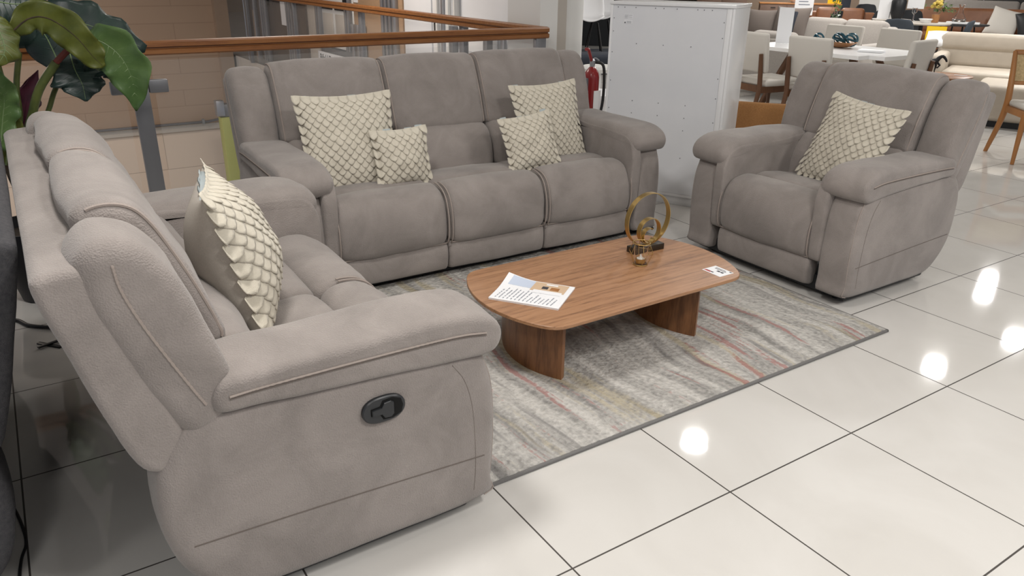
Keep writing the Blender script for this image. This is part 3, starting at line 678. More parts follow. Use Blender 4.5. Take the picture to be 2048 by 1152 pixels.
# magazine
mg = thing('magazine', 'white softcover magazine lying on the left end of the coffee table', 'magazine', (0.545, 0.995, TZ))
mz = math.atan2(0.805-1.026, 0.533-0.370)   # direction of the spine edge
mg.rotation_euler = (0, 0, mz)
def mag_h(x, y): # curled upper left corner
    k = max(0.0, (-x-0.02)/0.12)*max(0.0, (y+0.02)/0.13); return 0.022*k**1.5
def sheet(name, x0, x1, y0, y1, z, m, parent, nx=12, ny=12, th=0.0):
    bm = bmesh.new(); g = [[bm.verts.new((x0+(x1-x0)*i/nx, y0+(y1-y0)*j/ny, z+mag_h(x0+(x1-x0)*i/nx, y0+(y1-y0)*j/ny))) for i in range(nx+1)] for j in range(ny+1)]
    for j in range(ny):
        for i in range(nx): bm.faces.new((g[j][i], g[j][i+1], g[j+1][i+1], g[j+1][i]))
    if th:
        e = bmesh.ops.extrude_face_region(bm, geom=bm.faces[:])
        for v in [q for q in e['geom'] if isinstance(q, bmesh.types.BMVert)]: v.co.z -= th
    return build(name, bm, m, parent, smooth=False)
HX, HY = 0.138, 0.110
sheet('pages', -HX, HX, -HY, HY, 0.0062, 'paper', mg, th=0.006)
cov = sheet('cover', -HX-0.001, HX+0.001, -HY-0.001, HY+0.001, 0.0072, 'paper', mg, th=0.0008)
sheet('printed_photo', -0.02, HX-0.02, 0.02, HY-0.004, 0.0076, 'tanink', cov, 8, 8)
sheet('printed_photo', -0.115, -0.02, 0.035, HY-0.004, 0.0076, 'blueink', cov, 8, 8)
sheet('printed_photo', 0.02, 0.045, 0.045, 0.07, 0.0079, 'ink', cov, 3, 3)
sheet('printed_photo', 0.055, 0.09, 0.04, 0.07, 0.0079, 'oak', cov, 3, 3)
sheet('printed_photo', -0.005, 0.11, 0.0, 0.03, 0.0081, 'paper', cov, 6, 6)
sheet('printed_photo', 0.028, 0.075, 0.085, 0.097, 0.0081, 'paper', cov, 6, 6)
rl = random.Random(4); bm = bmesh.new()
for i in range(15):
    x = -0.12+i*0.0158; y0 = -0.095; ln = 0.05+0.03*rl.random()+(0.03 if i < 8 else 0)
    segs = 5
    for s_ in range(segs):
        a = y0+ln*s_/segs; b_ = a+ln/segs*rl.uniform(0.5, 0.95); xx = x+0.0016*s_
        zz = 0.0084+mag_h(xx, b_)
        vs = [bm.verts.new(q) for q in ((xx, a, zz), (xx+0.0035, a, zz), (xx+0.005, b_, zz), (xx+0.0015, b_, zz))]; bm.faces.new(vs)
build('print_lines', bm, 'greyink', cov, smooth=False)
# price card
pc = thing('price_card', 'small white price card near the right tip of the coffee table', 'card', (1.342, 0.789, TZ), R(0))
box('card', -0.041, 0.041, -0.05, 0.05, 0, 0.0012, 'paper', pc)
bm = bmesh.new()
for (a, b, c, d) in ((-0.03, -0.022, 0.0, 0.042), (-0.005, 0.006, -0.012, 0.004), (-0.005, 0.006, -0.03, -0.016), (0.014, 0.018, -0.03, 0.03), (0.024, 0.028, -0.02, 0.034), (0.03, 0.036, -0.045, -0.034)): add_box(bm, a, b, c, d, 0.0012, 0.0016)
build('print', bm, 'ink', pc, smooth=False)
bm = bmesh.new(); add_box(bm, -0.034, -0.026, 0.012, 0.045, 0.0012, 0.0018); build('logo_print', bm, 'redink', pc, smooth=False)
# ring sculpture
sc = thing('ring_sculpture', 'brushed gold spiral ring sculpture on a dark block, on the coffee table', 'sculpture', (1.258, 1.142, TZ), R(-2))
box('plinth', -0.085, 0.085, -0.028, 0.028, 0, 0.028, 'bronze', sc, 0.002)
def ribbon(name, pts, w, th, m, parent, closed=False):
    bm = bmesh.new(); n = len(pts); rr = []
    for i in range(n):
        a = Vector(pts[(i-1) % n] if closed or i > 0 else pts[0]); b = Vector(pts[(i+1) % n] if closed or i < n-1 else pts[-1]); t = (b-a).normalized(); nr = Vector((t.y, -t.x))
        p = Vector(pts[i]); rr.append([bm.verts.new(((p+nr*o).x, y, (p+nr*o).y)) for o, y in ((th/2, -w/2), (th/2, w/2), (-th/2, w/2), (-th/2, -w/2))])
    for i in range(n if closed else n-1):
        for k_ in range(4): bm.faces.new((rr[i][k_], rr[i][(k_+1) % 4], rr[(i+1) % n][(k_+1) % 4], rr[(i+1) % n][k_]))
    if not closed: bm.faces.new(rr[0]); bm.faces.new(rr[-1][::-1])
    return build(name, bm, m, parent, sharp=40)
def circ(cx, cz, r, a0, a1, n=56): return [(cx+r*math.cos(a0+(a1-a0)*i/n), cz+r*math.sin(a0+(a1-a0)*i/n)) for i in range(n+1)]
ribbon('outer_ring', circ(0.0, 0.028+0.118, 0.118, 0, 2*PI, 64)[:-1], 0.026, 0.003, 'gold', sc, True)
ribbon('inner_ring', circ(0.012, 0.032+0.058, 0.058, 0, 2*PI, 48)[:-1], 0.026, 0.003, 'gold', sc, True)
ribbon('curl', circ(0.010, 0.034+0.034, 0.034, R(60), R(330), 40), 0.024, 0.003, 'gold', sc)
lathe('bead', [(0.0005, -0.008), (0.006, -0.004), (0.007, 0.002), (0.0005, 0.009)], 'bronze', sc, 12, (0.03, 0, 0.098))
# candle holder
ch = thing('candle_holder', 'small gold wire and glass candle holder in front of the ring sculpture', 'candle holder', (1.118, 1.02, TZ))
bm = bmesh.new()
top = [(0.036*math.cos(R(60*i)), 0.036*math.sin(R(60*i)), 0.098) for i in range(6)]
midp = [(0.052*math.cos(R(60*i)), 0.052*math.sin(R(60*i)), 0.058) for i in range(6)]
bot = [(0.030*math.cos(R(60*i)), 0.030*math.sin(R(60*i)), 0.004) for i in range(6)]
add_tube(bm, [(0.036*math.cos(R(10*i)), 0.036*math.sin(R(10*i)), 0.098) for i in range(36)], 0.0022, 8, True)
add_tube(bm, [(0.030*math.cos(R(10*i)), 0.030*math.sin(R(10*i)), 0.003) for i in range(36)], 0.0022, 8, True)
for i in range(6):
    add_tube(bm, [top[i], midp[i]], 0.0012, 6); add_tube(bm, [midp[i], bot[i]], 0.0012, 6)
    if i % 2 == 0: add_tube(bm, [midp[i], midp[(i+1) % 6]], 0.0011, 6)
build('wire_frame', bm, 'gold', ch, sharp=60)
lathe('glass_cup', [(0.026, 0.004), (0.029, 0.006), (0.030, 0.085), (0.0285, 0.085), (0.0275, 0.009), (0.001, 0.008)], 'glassw', ch, 32, cap=False)
lathe('tealight', [(0.0205, 0.0095), (0.0205, 0.028), (0.019, 0.028), (0.018, 0.026), (0.001, 0.026)], 'gold', ch, 24)
lathe('candle', [(0.017, 0.0262), (0.017, 0.029), (0.008, 0.030), (0.004, 0.040), (0.0008, 0.048)], 'wax', ch, 20)

# ------------------------------------------------------------------ potted plant
pt = thing('potted_plant', 'tall artificial broad-leaf plant in a black pot behind the two-seat sofa', 'plant', (-1.02, 2.76, 0))
lathe('pot', [(0.105, 0), (0.11, 0.004), (0.185, 0.345), (0.186, 0.352), (0.178, 0.352), (0.172, 0.30), (0.001, 0.30)], 'pot', pt, 48)
st_ = box('barcode_sticker', -0.02, 0.02, -0.001, 0.001, -0.018, 0.018, 'paper', pt); st_.location = (0.0, 0.171, 0.325); st_['label'] = 'white barcode sticker inside the rim'
for i in range(4): box('bar', -0.012+i*0.006, -0.009+i*0.006, -0.0015, -0.001, -0.008, 0.008, 'ink', st_)
lathe('soil', [(0.171, 0.300), (0.12, 0.306), (0.001, 0.31)], 'soil', pt, 32)
def PX(x, y, Y):
    d = fw+(x-1024)/F*rt-(y-576)/F*up; q = CAM+d*((Y-CAM.y)/d.y); return q-Vector((-1.02, 2.76, 0))
def leaf(name, mid, wid, side, m, parent, camber=0.25, ruf=0.012, seed=0, rib='leafrib'):
    """mid: 3-D midrib points, wid: half widths along it, side: width direction"""
    P = crom(mid, 7); n = len(P); rnd = random.Random(seed); side = Vector(side).normalized()
    bm = bmesh.new(); rows = []; K = 10; ph = rnd.random()*6
    for i, p in enumerate(P):
        s = i/(n-1); f = s*(len(wid)-1); a = int(min(f, len(wid)-2)); w = wid[a]*(1-(f-a))+wid[a+1]*(f-a)
        t = (P[min(i+1, n-1)]-P[max(i-1, 0)]).normalized(); sd = (side-t*side.dot(t)).normalized(); nr = sd.cross(t).normalized()
        if nr.z < 0: nr = -nr
        row = []
        for j in range(K+1):
            q = (j/K-0.5)*2
            ww = w*(1+0.10*math.sin(s*22+ph+q)*abs(q)**3)
            row.append(bm.verts.new(p+sd*q*ww-nr*(camber*w*q*q)+nr*(ruf*math.sin(s*30+ph+(2 if q > 0 else 0))*abs(q)**2*min(1, w/0.04))+nr*0.0022*math.cos(s*62-abs(q)*7)*min(1, w/0.05)*(1-abs(q)**4)*min(1, abs(q)*3)))
        rows.append(row)
    for a, b in zip(rows, rows[1:]):
        for j in range(K): bm.faces.new((a[j], a[j+1], b[j+1], b[j]))
    o = build(name, bm, m, parent)
    md = o.modifiers.new('thickness', 'SOLIDIFY'); md.thickness = 0.0012
    if rib == 'leafrib' and len(rows) > 14:
        bv = bmesh.new()
        for i in range(2, len(rows)-4, 2):
            for sg in (1, -1):
                pts = []
                for j in range(5):
                    ii = min(len(rows)-1, i+j*0.55); a_ = int(ii); f_ = ii-a_; jj = K//2+sg*j
                    v1 = o.data.vertices[a_*(K+1)+jj].co; v2 = o.data.vertices[min(a_+1, len(rows)-1)*(K+1)+jj].co
                    pts.append(v1*(1-f_)+v2*f_)
                add_tube(bv, pts, lambda u: 0.0016*(1-u)+0.0003, 5)
        vn = build('vein', bv, rib if m != 'leafdark' else 'leafdarkvein', o)
    tube('midrib', [tuple(p) for p in P[::2]], lambda u: 0.0028*(1-u)+0.0006, rib, o, 6)
    return o
Y0 = 2.75
def pl(*a): return [PX(*q) for q in a]
pot_stems = [([(62, 455, 2.76), (50, 360, 2.76), (22, 300, 2.76), (40, 240, 2.76), (33, 175, 2.76), (38, 105, 2.76)], 0.012, 'stem'),
             ([(45, 300, 2.74), (62, 240, 2.72), (78, 180, 2.70), (112, 125, 2.68)], 0.018, 'stem'),
             ([(112, 125, 2.68), (130, 106, 2.67), (152, 86, 2.66)], 0.013, 'redstem'),
             ([(50, 300, 2.80), (92, 232, 2.80), (108, 185, 2.80), (124, 150, 2.80)], 0.011, 'stem'),
             ([(124, 150, 2.80), (134, 134, 2.80), (142, 118, 2.80)], 0.009, 'redstem'),
             ([(20, 300, 2.70), (14, 240, 2.70), (6, 190, 2.70), (-10, 130, 2.70)], 0.022, 'stem')]
for pts, r_, m_ in pot_stems: tube('stem', [tuple(v) for v in pl(*pts)], r_, m_, pt, 12, smoothn=5)
tube('trunk', [tuple(v) for v in [Vector((0.0, 0.0, 0.30))]+pl((55, 440, 2.76), (42, 380, 2.76), (20, 330, 2.76), (22, 290, 2.76))], lambda u: 0.026+0.010*math.sin(u*14)*0.3, 'bark', pt, 14, smoothn=6)
def L_(mids, wid, side, m, **k): return leaf('leaf', pl(*mids), wid, side, m, pt, **k)
L_([(128, 150, 2.82), (90, 70, 2.86), (60, 50, 2.9), (-30, 100, 2.9)], [0.02, 0.11, 0.12, 0.09, 0.02], (0.1, 0.2, 1), 'leafdark', seed=2)
L_([(90, 55, 2.92), (140, 42, 2.95), (210, 62, 2.98), (292, 98, 3.0)], [0.05, 0.10, 0.11, 0.09, 0.02], (0.35, 0.3, 1), 'leafdark', seed=3, camber=0.15)
L_([(160, 88, 2.78), (190, 110, 2.76), (215, 140, 2.76), (235, 148, 2.76)], [0.03, 0.10, 0.10, 0.04, 0.01], (0.7, 0.2, -0.8), 'leafdark', seed=4)
L_([(140, 108, 2.76), (150, 140, 2.72), (165, 170, 2.70), (172, 203, 2.70)], [0.03, 0.09, 0.115, 0.08, 0.005], (1, 0.15, -0.1), 'leafdark', seed=5, camber=0.1)
L_([(168, 82, 2.62), (200, 82, 2.58), (240, 112, 2.56), (265, 160, 2.55), (273, 222, 2.56)], [0.015, 0.075, 0.105, 0.105, 0.075, 0.003], (0.80, -0.45, 0.42), 'leafgreen', seed=6, camber=0.15, ruf=0.008)
L_([(25, 62, 2.54), (60, 36, 2.54), (100, 38, 2.54), (150, 72, 2.54), (185, 112, 2.55), (208, 134, 2.56)], [0.03, 0.055, 0.07, 0.07, 0.065, 0.05, 0.01], (0.35, -0.2, 1), 'leafolive', seed=7, camber=0.05, rib='bark')
L_([(40, 60, 2.7), (30, 20, 2.72), (0, -20, 2.75)], [0.01, 0.07, 0.06, 0.04], (1, 0.2, 0.3), 'leafgreen', seed=8)
L_([(-20, 0, 2.6), (25, 8, 2.6), (60, 8, 2.6), (88, 25, 2.6)], [0.07, 0.08, 0.07, 0.05, 0.01], (0.2, 0.4, 0.9), 'leafdark', seed=9, camber=0.2)
L_([(-12, 30, 2.5), (-2, 60, 2.48), (10, 100, 2.46), (-5, 130, 2.45)], [0.02, 0.05, 0.06, 0.05, 0.01], (1, 0.2, 0.3), 'leafolive', seed=10)
L_([(0, 300, 2.62), (5, 240, 2.62), (8, 190, 2.6), (-6, 140, 2.58)], [0.03, 0.05, 0.055, 0.045, 0.01], (1, 0.3, 0), 'leafgreen', seed=11, camber=0.35)
L_([(12, 330, 2.68), (16, 290, 2.66), (22, 250, 2.66), (0, 200, 2.66)], [0.02, 0.045, 0.05, 0.04, 0.01], (1, -0.3, 0), 'leafolive', seed=12, camber=0.3)
q = leaf('bract', pl((48, 265, 2.78), (50, 220, 2.78), (58, 180, 2.78), (76, 140, 2.78)), [0.02, 0.045, 0.05, 0.03, 0.002], (1, 0.2, 0.1), 'maroon', pt, 0.5, 0.004, 13, 'maroon'); q['label'] = 'maroon pointed bract'
q = leaf('bract', pl((52, 260, 2.80), (44, 220, 2.80), (48, 185, 2.80), (60, 154, 2.80)), [0.02, 0.035, 0.04, 0.025, 0.002], (1, 0.2, 0.1), 'maroon', pt, 0.5, 0.004, 14, 'maroon'); q['label'] = 'maroon pointed bract'

# cables on the tiles
def floor_cable(name, label, pts, r=0.006, m='rubber'):
    t = tube(name, [(x, y, r+0.001) for x, y in pts], r, m, None, 8, smoothn=6); tag(t, label, 'cable'); return t
floor_cable('power_cable', 'thin black cable on the tiles beside the charcoal sofa, bottom left', [(-1.245, 1.12), (-1.222, 1.04), (-1.205, 0.93), (-1.202, 0.86), (-1.215, 0.80), (-1.222, 0.72), (-1.215, 0.62)], 0.004)
floor_cable('power_cable', 'black cable looping on the tiles by the plant pot', [(-1.32, 2.45), (-1.18, 2.50), (-1.12, 2.40), (-1.04, 2.33), (-0.98, 2.30)], 0.008)
t = thing('scrap_bracket', 'small crossed black metal piece lying on the tiles by the plant pot', 'bracket', (-1.06, 2.16, 0))
box('bar', -0.06, 0.06, -0.008, 0.008, 0.0, 0.006, 'black', t, 0.001, rot=Matrix.Rotation(R(-50), 4, 'Z'))
box('bar', -0.045, 0.045, -0.008, 0.008, 0.006, 0.012, 'black', t, 0.001, rot=Matrix.Rotation(R(20), 4, 'Z'))
t = thing('metal_stand', 'low black metal stand between the charcoal sofa and the plant pot', 'stand', (-1.33, 2.62, 0))
for dx in (-0.1, 0.1):
    tube('leg', [(dx, -0.1, 0.003), (dx, -0.05, 0.2), (dx, 0.08, 0.003)], 0.008, 'blackmetal', t)
tube('crossbar', [(-0.1, -0.05, 0.2), (0.1, -0.05, 0.2)], 0.008, 'blackmetal', t)

# ------------------------------------------------------------------ white cabinet seen from the back
cb = thing('cabinet', 'tall white cabinet with its screwed back board towards the sofas', 'cabinet', (2.37, 2.805, 0), math.atan2(-0.89052, 0.45494))
CW, CD, CH = 0.80, 0.36, 1.272   # local x along the back, local y into the room (+y is away from the camera)
box('plinth', 0.0, CW, 0.012, CD-0.02, 0, 0.06, 'white', cb, 0.003)
box('side_panel', 0, 0.016, 0, CD, 0.06, CH-0.02, 'white', cb, 0.0015)
box('side_panel', CW-0.016, CW, 0, CD, 0.06, CH-0.02, 'white', cb, 0.0015)
box('top_panel', -0.006, CW+0.006, -0.006, CD+0.004, CH-0.02, CH, 'white', cb, 0.002)
box('bottom_panel', 0.016, CW-0.016, 0.004, CD, 0.06, 0.078, 'white', cb)
bb = box('back_board', 0.017, CW-0.05, 0.004, 0.008, 0.079, CH-0.021, 'backboard', cb)
box('corner_strip', CW-0.049, CW-0.017, 0.002, 0.02, 0.079, CH-0.021, 'white', cb, 0.001)
for i, (z0, z1) in enumerate(((0.09, 0.45), (0.455, 0.85), (0.855, 1.245))):
    box('drawer', 0.01, CW-0.01, CD, CD+0.018, z0, z1, 'white', cb, 0.002)
bm = bmesh.new()
for (a, b) in [(x, CH-0.035) for x in (0.05, 0.095, 0.17, 0.30, 0.355, 0.44, 0.57, 0.61, 0.66)]+[(0.026, z) for z in (0.25, 0.42, 0.6, 0.78, 0.96, 1.09, 1.17)]+[(CW-0.06, z) for z in (0.25, 0.42, 0.57, 0.72, 0.84, 1.08, 1.17)]+[(x, z) for x in (0.19, 0.37, 0.55) for z in (0.32, 0.50, 0.58, 0.66, 1.02)]:
    add_box(bm, a-0.0028, a+0.0028, 0.0015, 0.0045, b-0.0028, b+0.0028, 0.001, 1)
build('screw', bm, 'grey_steel', bb, sharp=30)['kind'] = 'stuff'
st_ = box('label_sticker', 0.095, 0.155, 0.0025, 0.004, 1.17, 1.195, 'paper', cb)
bm = bmesh.new()
for i in range(4): add_box(bm, 0.098, 0.118+0.032*(i % 2), 0.0018, 0.0026, 1.173+i*0.0055, 1.1745+i*0.0055)
build('print', bm, 'greyink', st_, smooth=False)
st_ = box('warning_sticker', 0.095, 0.150, 0.0025, 0.004, 1.138, 1.160, 'paper', cb)
bm = bmesh.new(); vs = [bm.verts.new(v) for v in ((0.097, 0.002, 1.141), (0.109, 0.002, 1.141), (0.103, 0.002, 1.152))]; bm.faces.new(vs); build('symbol', bm, 'ink', st_, smooth=False)
bm = bmesh.new()
for i in range(3): add_box(bm, 0.114, 0.145, 0.0018, 0.0026, 1.142+i*0.005, 1.1435+i*0.005)
build('print', bm, 'greyink', st_, smooth=False)

# ------------------------------------------------------------------ fire extinguisher hanging on the round column
fe = thing('fire_extinguisher', 'red fire extinguisher with black hose and horn beside the round column', 'fire extinguisher', (3.045, 3.80, 0.24))
lathe('cylinder', [(0.055, 0), (0.062, 0.015), (0.062, 0.40), (0.055, 0.44), (0.03, 0.475), (0.02, 0.485)], 'red', fe, 32)
lathe('valve', [(0.018, 0.485), (0.022, 0.50), (0.022, 0.535), (0.012, 0.545)], 'alu', fe, 16)
tube('carry_handle', [(-0.01, 0, 0.53), (-0.03, -0.01, 0.56), (-0.06, -0.015, 0.62), (-0.09, -0.02, 0.625)], 0.013, 'red', fe, 8, smoothn=4)
tube('squeeze_lever', [(0.0, 0, 0.54), (0.03, 0.0, 0.55), (0.06, -0.01, 0.53)], 0.006, 'alu', fe, 6, smoothn=4)
tube('hose', [(0.02, 0, 0.52), (0.07, -0.05, 0.50), (0.075, -0.07, 0.38), (0.07, -0.07, 0.2), (0.03, -0.07, 0.03)], 0.012, 'rubber', fe, 10, smoothn=6)
lathe('nozzle', [(0.012, -0.06), (0.014, 0.03)], 'rubber', fe, 12, (0.03, -0.07, 0.0))
box('bracket', -0.145, -0.055, -0.03, 0.03, 0.1, 0.4, 'grey_steel', fe, 0.004); box('label', -0.02, 0.05, -0.066, -0.06, 0.12, 0.3, 'paper', fe)
# items standing behind the gap between the column and the cabinet
sd = thing('stool', 'white round stool seat seen behind the fire extinguisher', 'stool', (4.55, 5.55, 0))
lathe('seat', [(0.001, 0.40), (0.17, 0.41), (0.19, 0.45), (0.17, 0.475), (0.001, 0.48)], 'whitem', sd, 32); lathe('pedestal', [(0.16, 0), (0.15, 0.02), (0.03, 0.05), (0.03, 0.42)], 'white', sd, 24)
t = thing('storage_box', 'low white storage box between the fire extinguisher and the cabinet', 'box', (3.62, 4.42, 0), R(-30))
box('box_body', -0.28, 0.28, -0.22, 0.22, 0, 0.36, 'white', t, 0.006); box('lid', -0.29, 0.29, -0.23, 0.23, 0.36, 0.40, 'paper', t, 0.006)

# ------------------------------------------------------------------ furniture builders for the showroom beyond
def dining_chair(label, loc, rz, group='white upholstered dining chairs'):
    t = thing('dining_chair', label, 'chair', loc, rz, group)   # faces +x, back at x = -0.24
    for s in (-1, 1):
        bm = bmesh.new(); add_tube(bm, [(-0.36, s*0.19, 0.0), (-0.285, s*0.195, 0.40), (-0.300, s*0.195, 0.55), (-0.322, s*0.195, 0.73)], lambda u: 0.019+0.005*math.sin(u*PI), 8); build('leg', bm, 'walnut', t, sharp=60)
        bm = bmesh.new(); add_tube(bm, [(0.22, s*0.20, 0.0), (0.20, s*0.19, 0.40)], lambda u: 0.013+0.009*u, 8); build('leg', bm, 'walnut', t, sharp=60)
    bm = bmesh.new()
    for s in (-1, 1): add_box(bm, -0.28, 0.21, s*0.19-0.011, s*0.19+0.011, 0.36, 0.42)
    add_box(bm, 0.19, 0.212, -0.19, 0.19, 0.36, 0.42); add_box(bm, -0.255, -0.233, -0.19, 0.19, 0.36, 0.42); build('seat_frame', bm, 'walnut', t, smooth=False)
    box('seat', -0.24, 0.24, -0.225, 0.225, 0.42, 0.485, 'offwhite', t, 0.022, 3)
    rot = Matrix.Translation((-0.255, 0, 0.55)) @ Matrix.Rotation(R(-7), 4, 'Y')
    box('backrest', -0.025, 0.03, -0.235, 0.235, 0.0, 0.37, 'offwhite', t, 0.022, 3, rot=rot)
    return t
def simple_sofa(name, label, loc, rz, w, dep, seatz, topz, m, ns=2, arm=0.16, armz=None, group=None, cat='sofa', legs=True, arms=(1, 1), bt=0.2, wide=False):
    t = thing(name, label, cat, loc, rz, group)  # local like the recliners: front at y=0, back at y=dep
    armz = armz or seatz+0.18; cl = 0.07 if legs else 0.02
    box('frame', 0.02, w-0.02, 0.03, dep-0.02, cl, seatz-0.14, m, t, 0.02)
    box('back_panel', 0.02, w-0.02, dep-0.13, dep, cl, topz-0.10, m, t, 0.04, 3)
    for s in (0, 1):
        if arms[s]: x0 = 0 if s == 0 else w-arm; box('armrest', x0, x0+arm, 0.0, dep-0.02, cl, armz, m, t, 0.055, 4)
    a0 = arm if arms[0] else 0.0; a1 = w-arm if arms[1] else w; sw = (a1-a0)/ns
    for k in range(ns):
        box('seat_cushion', a0+k*sw+0.004, a0+(k+1)*sw-0.004, -0.01, dep-0.2, seatz-0.15, seatz, m, t, 0.05, 4)
        rot = Matrix.Translation((0, dep-0.30, seatz-0.02)) @ Matrix.Rotation(R(-12), 4, 'X')
        bx0 = 0.0 if wide and k == 0 else a0+k*sw+0.006
        if wide: box('headrest', bx0+0.03, a0+(k+1)*sw-0.03, -0.03, bt, (topz-seatz)*0.52, topz-seatz+0.03, m, t, 0.06, 4, rot=rot)
        q = box('back_cushion', bx0, a0+(k+1)*sw-0.006, 0, bt, 0, topz-seatz+0.02, m, t, 0.07, 4, rot=rot)
    if legs:
        for x in (0.08, w-0.08):
            for y in (0.08, dep-0.08): box('leg', x-0.02, x+0.02, y-0.02, y+0.02, 0, cl, 'walnut', t)
    return t
def round_table(name, label, loc, r, h, mtop, mleg, th=0.025, ry=None, cat='table', group=None, legs='four'):
    t = thing(name, label, cat, loc, 0, group)
    o = lathe('table_top', [(r-0.02, h-th), (r, h-th*0.3), (r, h-0.003), (r-0.004, h)], mtop, t, 48)
    if ry: o.scale = (1, ry/r, 1)
    if legs == 'four':
        for a in (45, 135, 225, 315):
            c_, s_ = math.cos(R(a)), math.sin(R(a)); tube('leg', [(c_*r*0.75, s_*r*0.75, 0), (c_*r*0.55, s_*r*0.55, h-th)], 0.014, mleg, t)
    else:
        lathe('pedestal', [(r*0.5, 0), (r*0.48, 0.015), (0.03, 0.03), (0.03, h-th)], mleg, t, 32)
    return t
def cushion(name, label, loc, rot, s, T, m, cat='pillow', group=None, sz=None):
    t = tag(bpy.data.objects.new(name, None), label, cat, group); COL.objects.link(t); t.location = loc; t.rotation_euler = rot
    h = s/2; n = 12; bm = bmesh.new(); us = [math.sin((i/n-0.5)*PI) for i in range(n+1)]
    for sd in (-1, 1):
        g = [[bm.verts.new((a*h*(1-0.07*(1-b*b)*abs(a)**3), sd*T*max(0, 1-a*a)**0.5*max(0, 1-b*b)**0.5, b*h*(sz or 1)*(1-0.07*(1-a*a)*abs(b)**3))) for a in us] for b in us]
        for i in range(n):
            for j in range(n): bm.faces.new((g[i][j], g[i][j+1], g[i+1][j+1], g[i+1][j]))
    bmesh.ops.remove_doubles(bm, verts=bm.verts[:], dist=0.0005)
    build('cushion_body', bm, m, t)
    return t
def shell_chair(label, loc, rz, m='greyblue', group='dark slate shell chairs'):
    t = thing('shell_chair', label, 'chair', loc, rz, group)  # faces +x
    bm = bmesh.new(); rows = []
    prof = [(0.24, 0.44), (0.20, 0.465), (0.05, 0.455), (-0.12, 0.45), (-0.20, 0.48), (-0.25, 0.60), (-0.29, 0.74), (-0.31, 0.83), (-0.315, 0.85)]
    wid = [0.16, 0.21, 0.235, 0.235, 0.23, 0.235, 0.225, 0.19, 0.14]
    for (x, z), w in zip(prof, wid):
        row = []
        for j in range(9):
            q = (j/4-1); up_ = 0.05*q*q if z < 0.5 else 0; fwd = 0.06*q*q if z >= 0.5 else 0
            row.append(bm.verts.new((x+fwd, q*w, z+up_)))
        rows.append(row)
    for a, b in zip(rows, rows[1:]):
        for j in range(8): bm.faces.new((a[j], a[j+1], b[j+1], b[j]))
    o = build('shell', bm, m, t); md = o.modifiers.new('thickness', 'SOLIDIFY'); md.thickness = 0.03; sb = o.modifiers.new('s', 'SUBSURF'); sb.levels = 1; sb.render_levels = 1
    for sx, sy_ in ((1, 1), (1, -1), (-1, 1), (-1, -1)): tube('leg', [(0.22*sx, 0.2*sy_, 0), (0.1*sx, 0.12*sy_, 0.43)], 0.011, 'blackmetal', t)
    return t
def sign_stand(label, loc, rz, w=0.2, h=0.3, z0=0.0, m='paper', art=True, tilt=0):
    t = thing('price_sign', label, 'sign', loc, rz)
    box('card', -w/2, w/2, -0.002, 0.002, z0, z0+h, m, t, rot=Matrix.Rotation(R(tilt), 4, 'X'))
    if z0 > 0.3: box('stem', -0.008, 0.008, 0.003, 0.012, 0.0, z0+0.05, 'alu', t); box('foot', -0.1, 0.1, -0.08, 0.08, 0, 0.008, 'alu', t)
    if art:
        bm = bmesh.new()
        for i in range(5): add_box(bm, -w*0.3, w*(0.3-0.1*(i % 3)), -0.0035, -0.002, z0+h*(0.3+0.09*i), z0+h*(0.3+0.09*i)+h*0.03, rot=Matrix.Rotation(R(tilt), 4, 'X'))
        build('print', bm, 'greyink' if m == 'paper' else 'redink', t, smooth=False)
    return t
def sideboard(name, label, loc, rz, w, d, h, m, nd=3, cat='sideboard', legs=0.1, group=None):
    t = thing(name, label, cat, loc, rz, group)
    box('body', 0, w, 0, d, legs, h, m, t, 0.004); box('top', -0.01, w+0.01, -0.01, d+0.01, h, h+0.025, 'oak', t, 0.004)
    for k in range(nd):
        q = box('door_front', w/nd*k+0.01, w/nd*(k+1)-0.01, -0.015, 0.0, legs+0.02, h-0.02, m, t, 0.004)
        box('handle', w/nd*(k+0.5)-0.05, w/nd*(k+0.5)+0.05, -0.025, -0.015, h-0.08, h-0.065, 'black', q)
    for x in (0.05, w-0.05):
        for y in (0.05, d-0.05): box('leg', x-0.02, x+0.02, y-0.02, y+0.02, 0, legs, 'walnut', t)
    return t

# tan woven armchair behind the single recliner
t = thing('tan_armchair', 'tan woven-fabric tub armchair between the cabinet and the recliner armchair', 'armchair', (3.65, 2.55, 0), R(127))
bm = bmesh.new(); rings = []
for i in range(33):
    a = R(-35)+R(250)*i/32; hgt = 0.53+0.09*math.sin(PI*i/32)
    c_, s_ = math.cos(a), math.sin(a)
    ring = []
    for (rr_, zz) in ((0.30, 0.16), (0.36, 0.16), (0.385, hgt-0.05), (0.375, hgt-0.01), (0.35, hgt), (0.32, hgt-0.01), (0.30, hgt-0.05)): ring.append(bm.verts.new((rr_*c_, rr_*s_, zz)))
    rings.append(ring)
for a, b in zip(rings, rings[1:]):
    for k_ in range(7): bm.faces.new((a[k_], a[(k_+1) % 7], b[(k_+1) % 7], b[k_]))
bm.faces.new(rings[0]); bm.faces.new(rings[-1][::-1])
build('tub_back', bm, 'tanfab', t, sharp=60)
lathe('seat_cushion', [(0.28, 0.18), (0.30, 0.24), (0.30, 0.38), (0.27, 0.42), (0.001, 0.43)], 'tanfab', t, 40)
for a in (45, 135, 225, 315): lathe('leg', [(0.012, 0), (0.02, 0.18)], 'walnut', t, 12, (0.22*math.cos(R(a)), 0.22*math.sin(R(a)), 0))

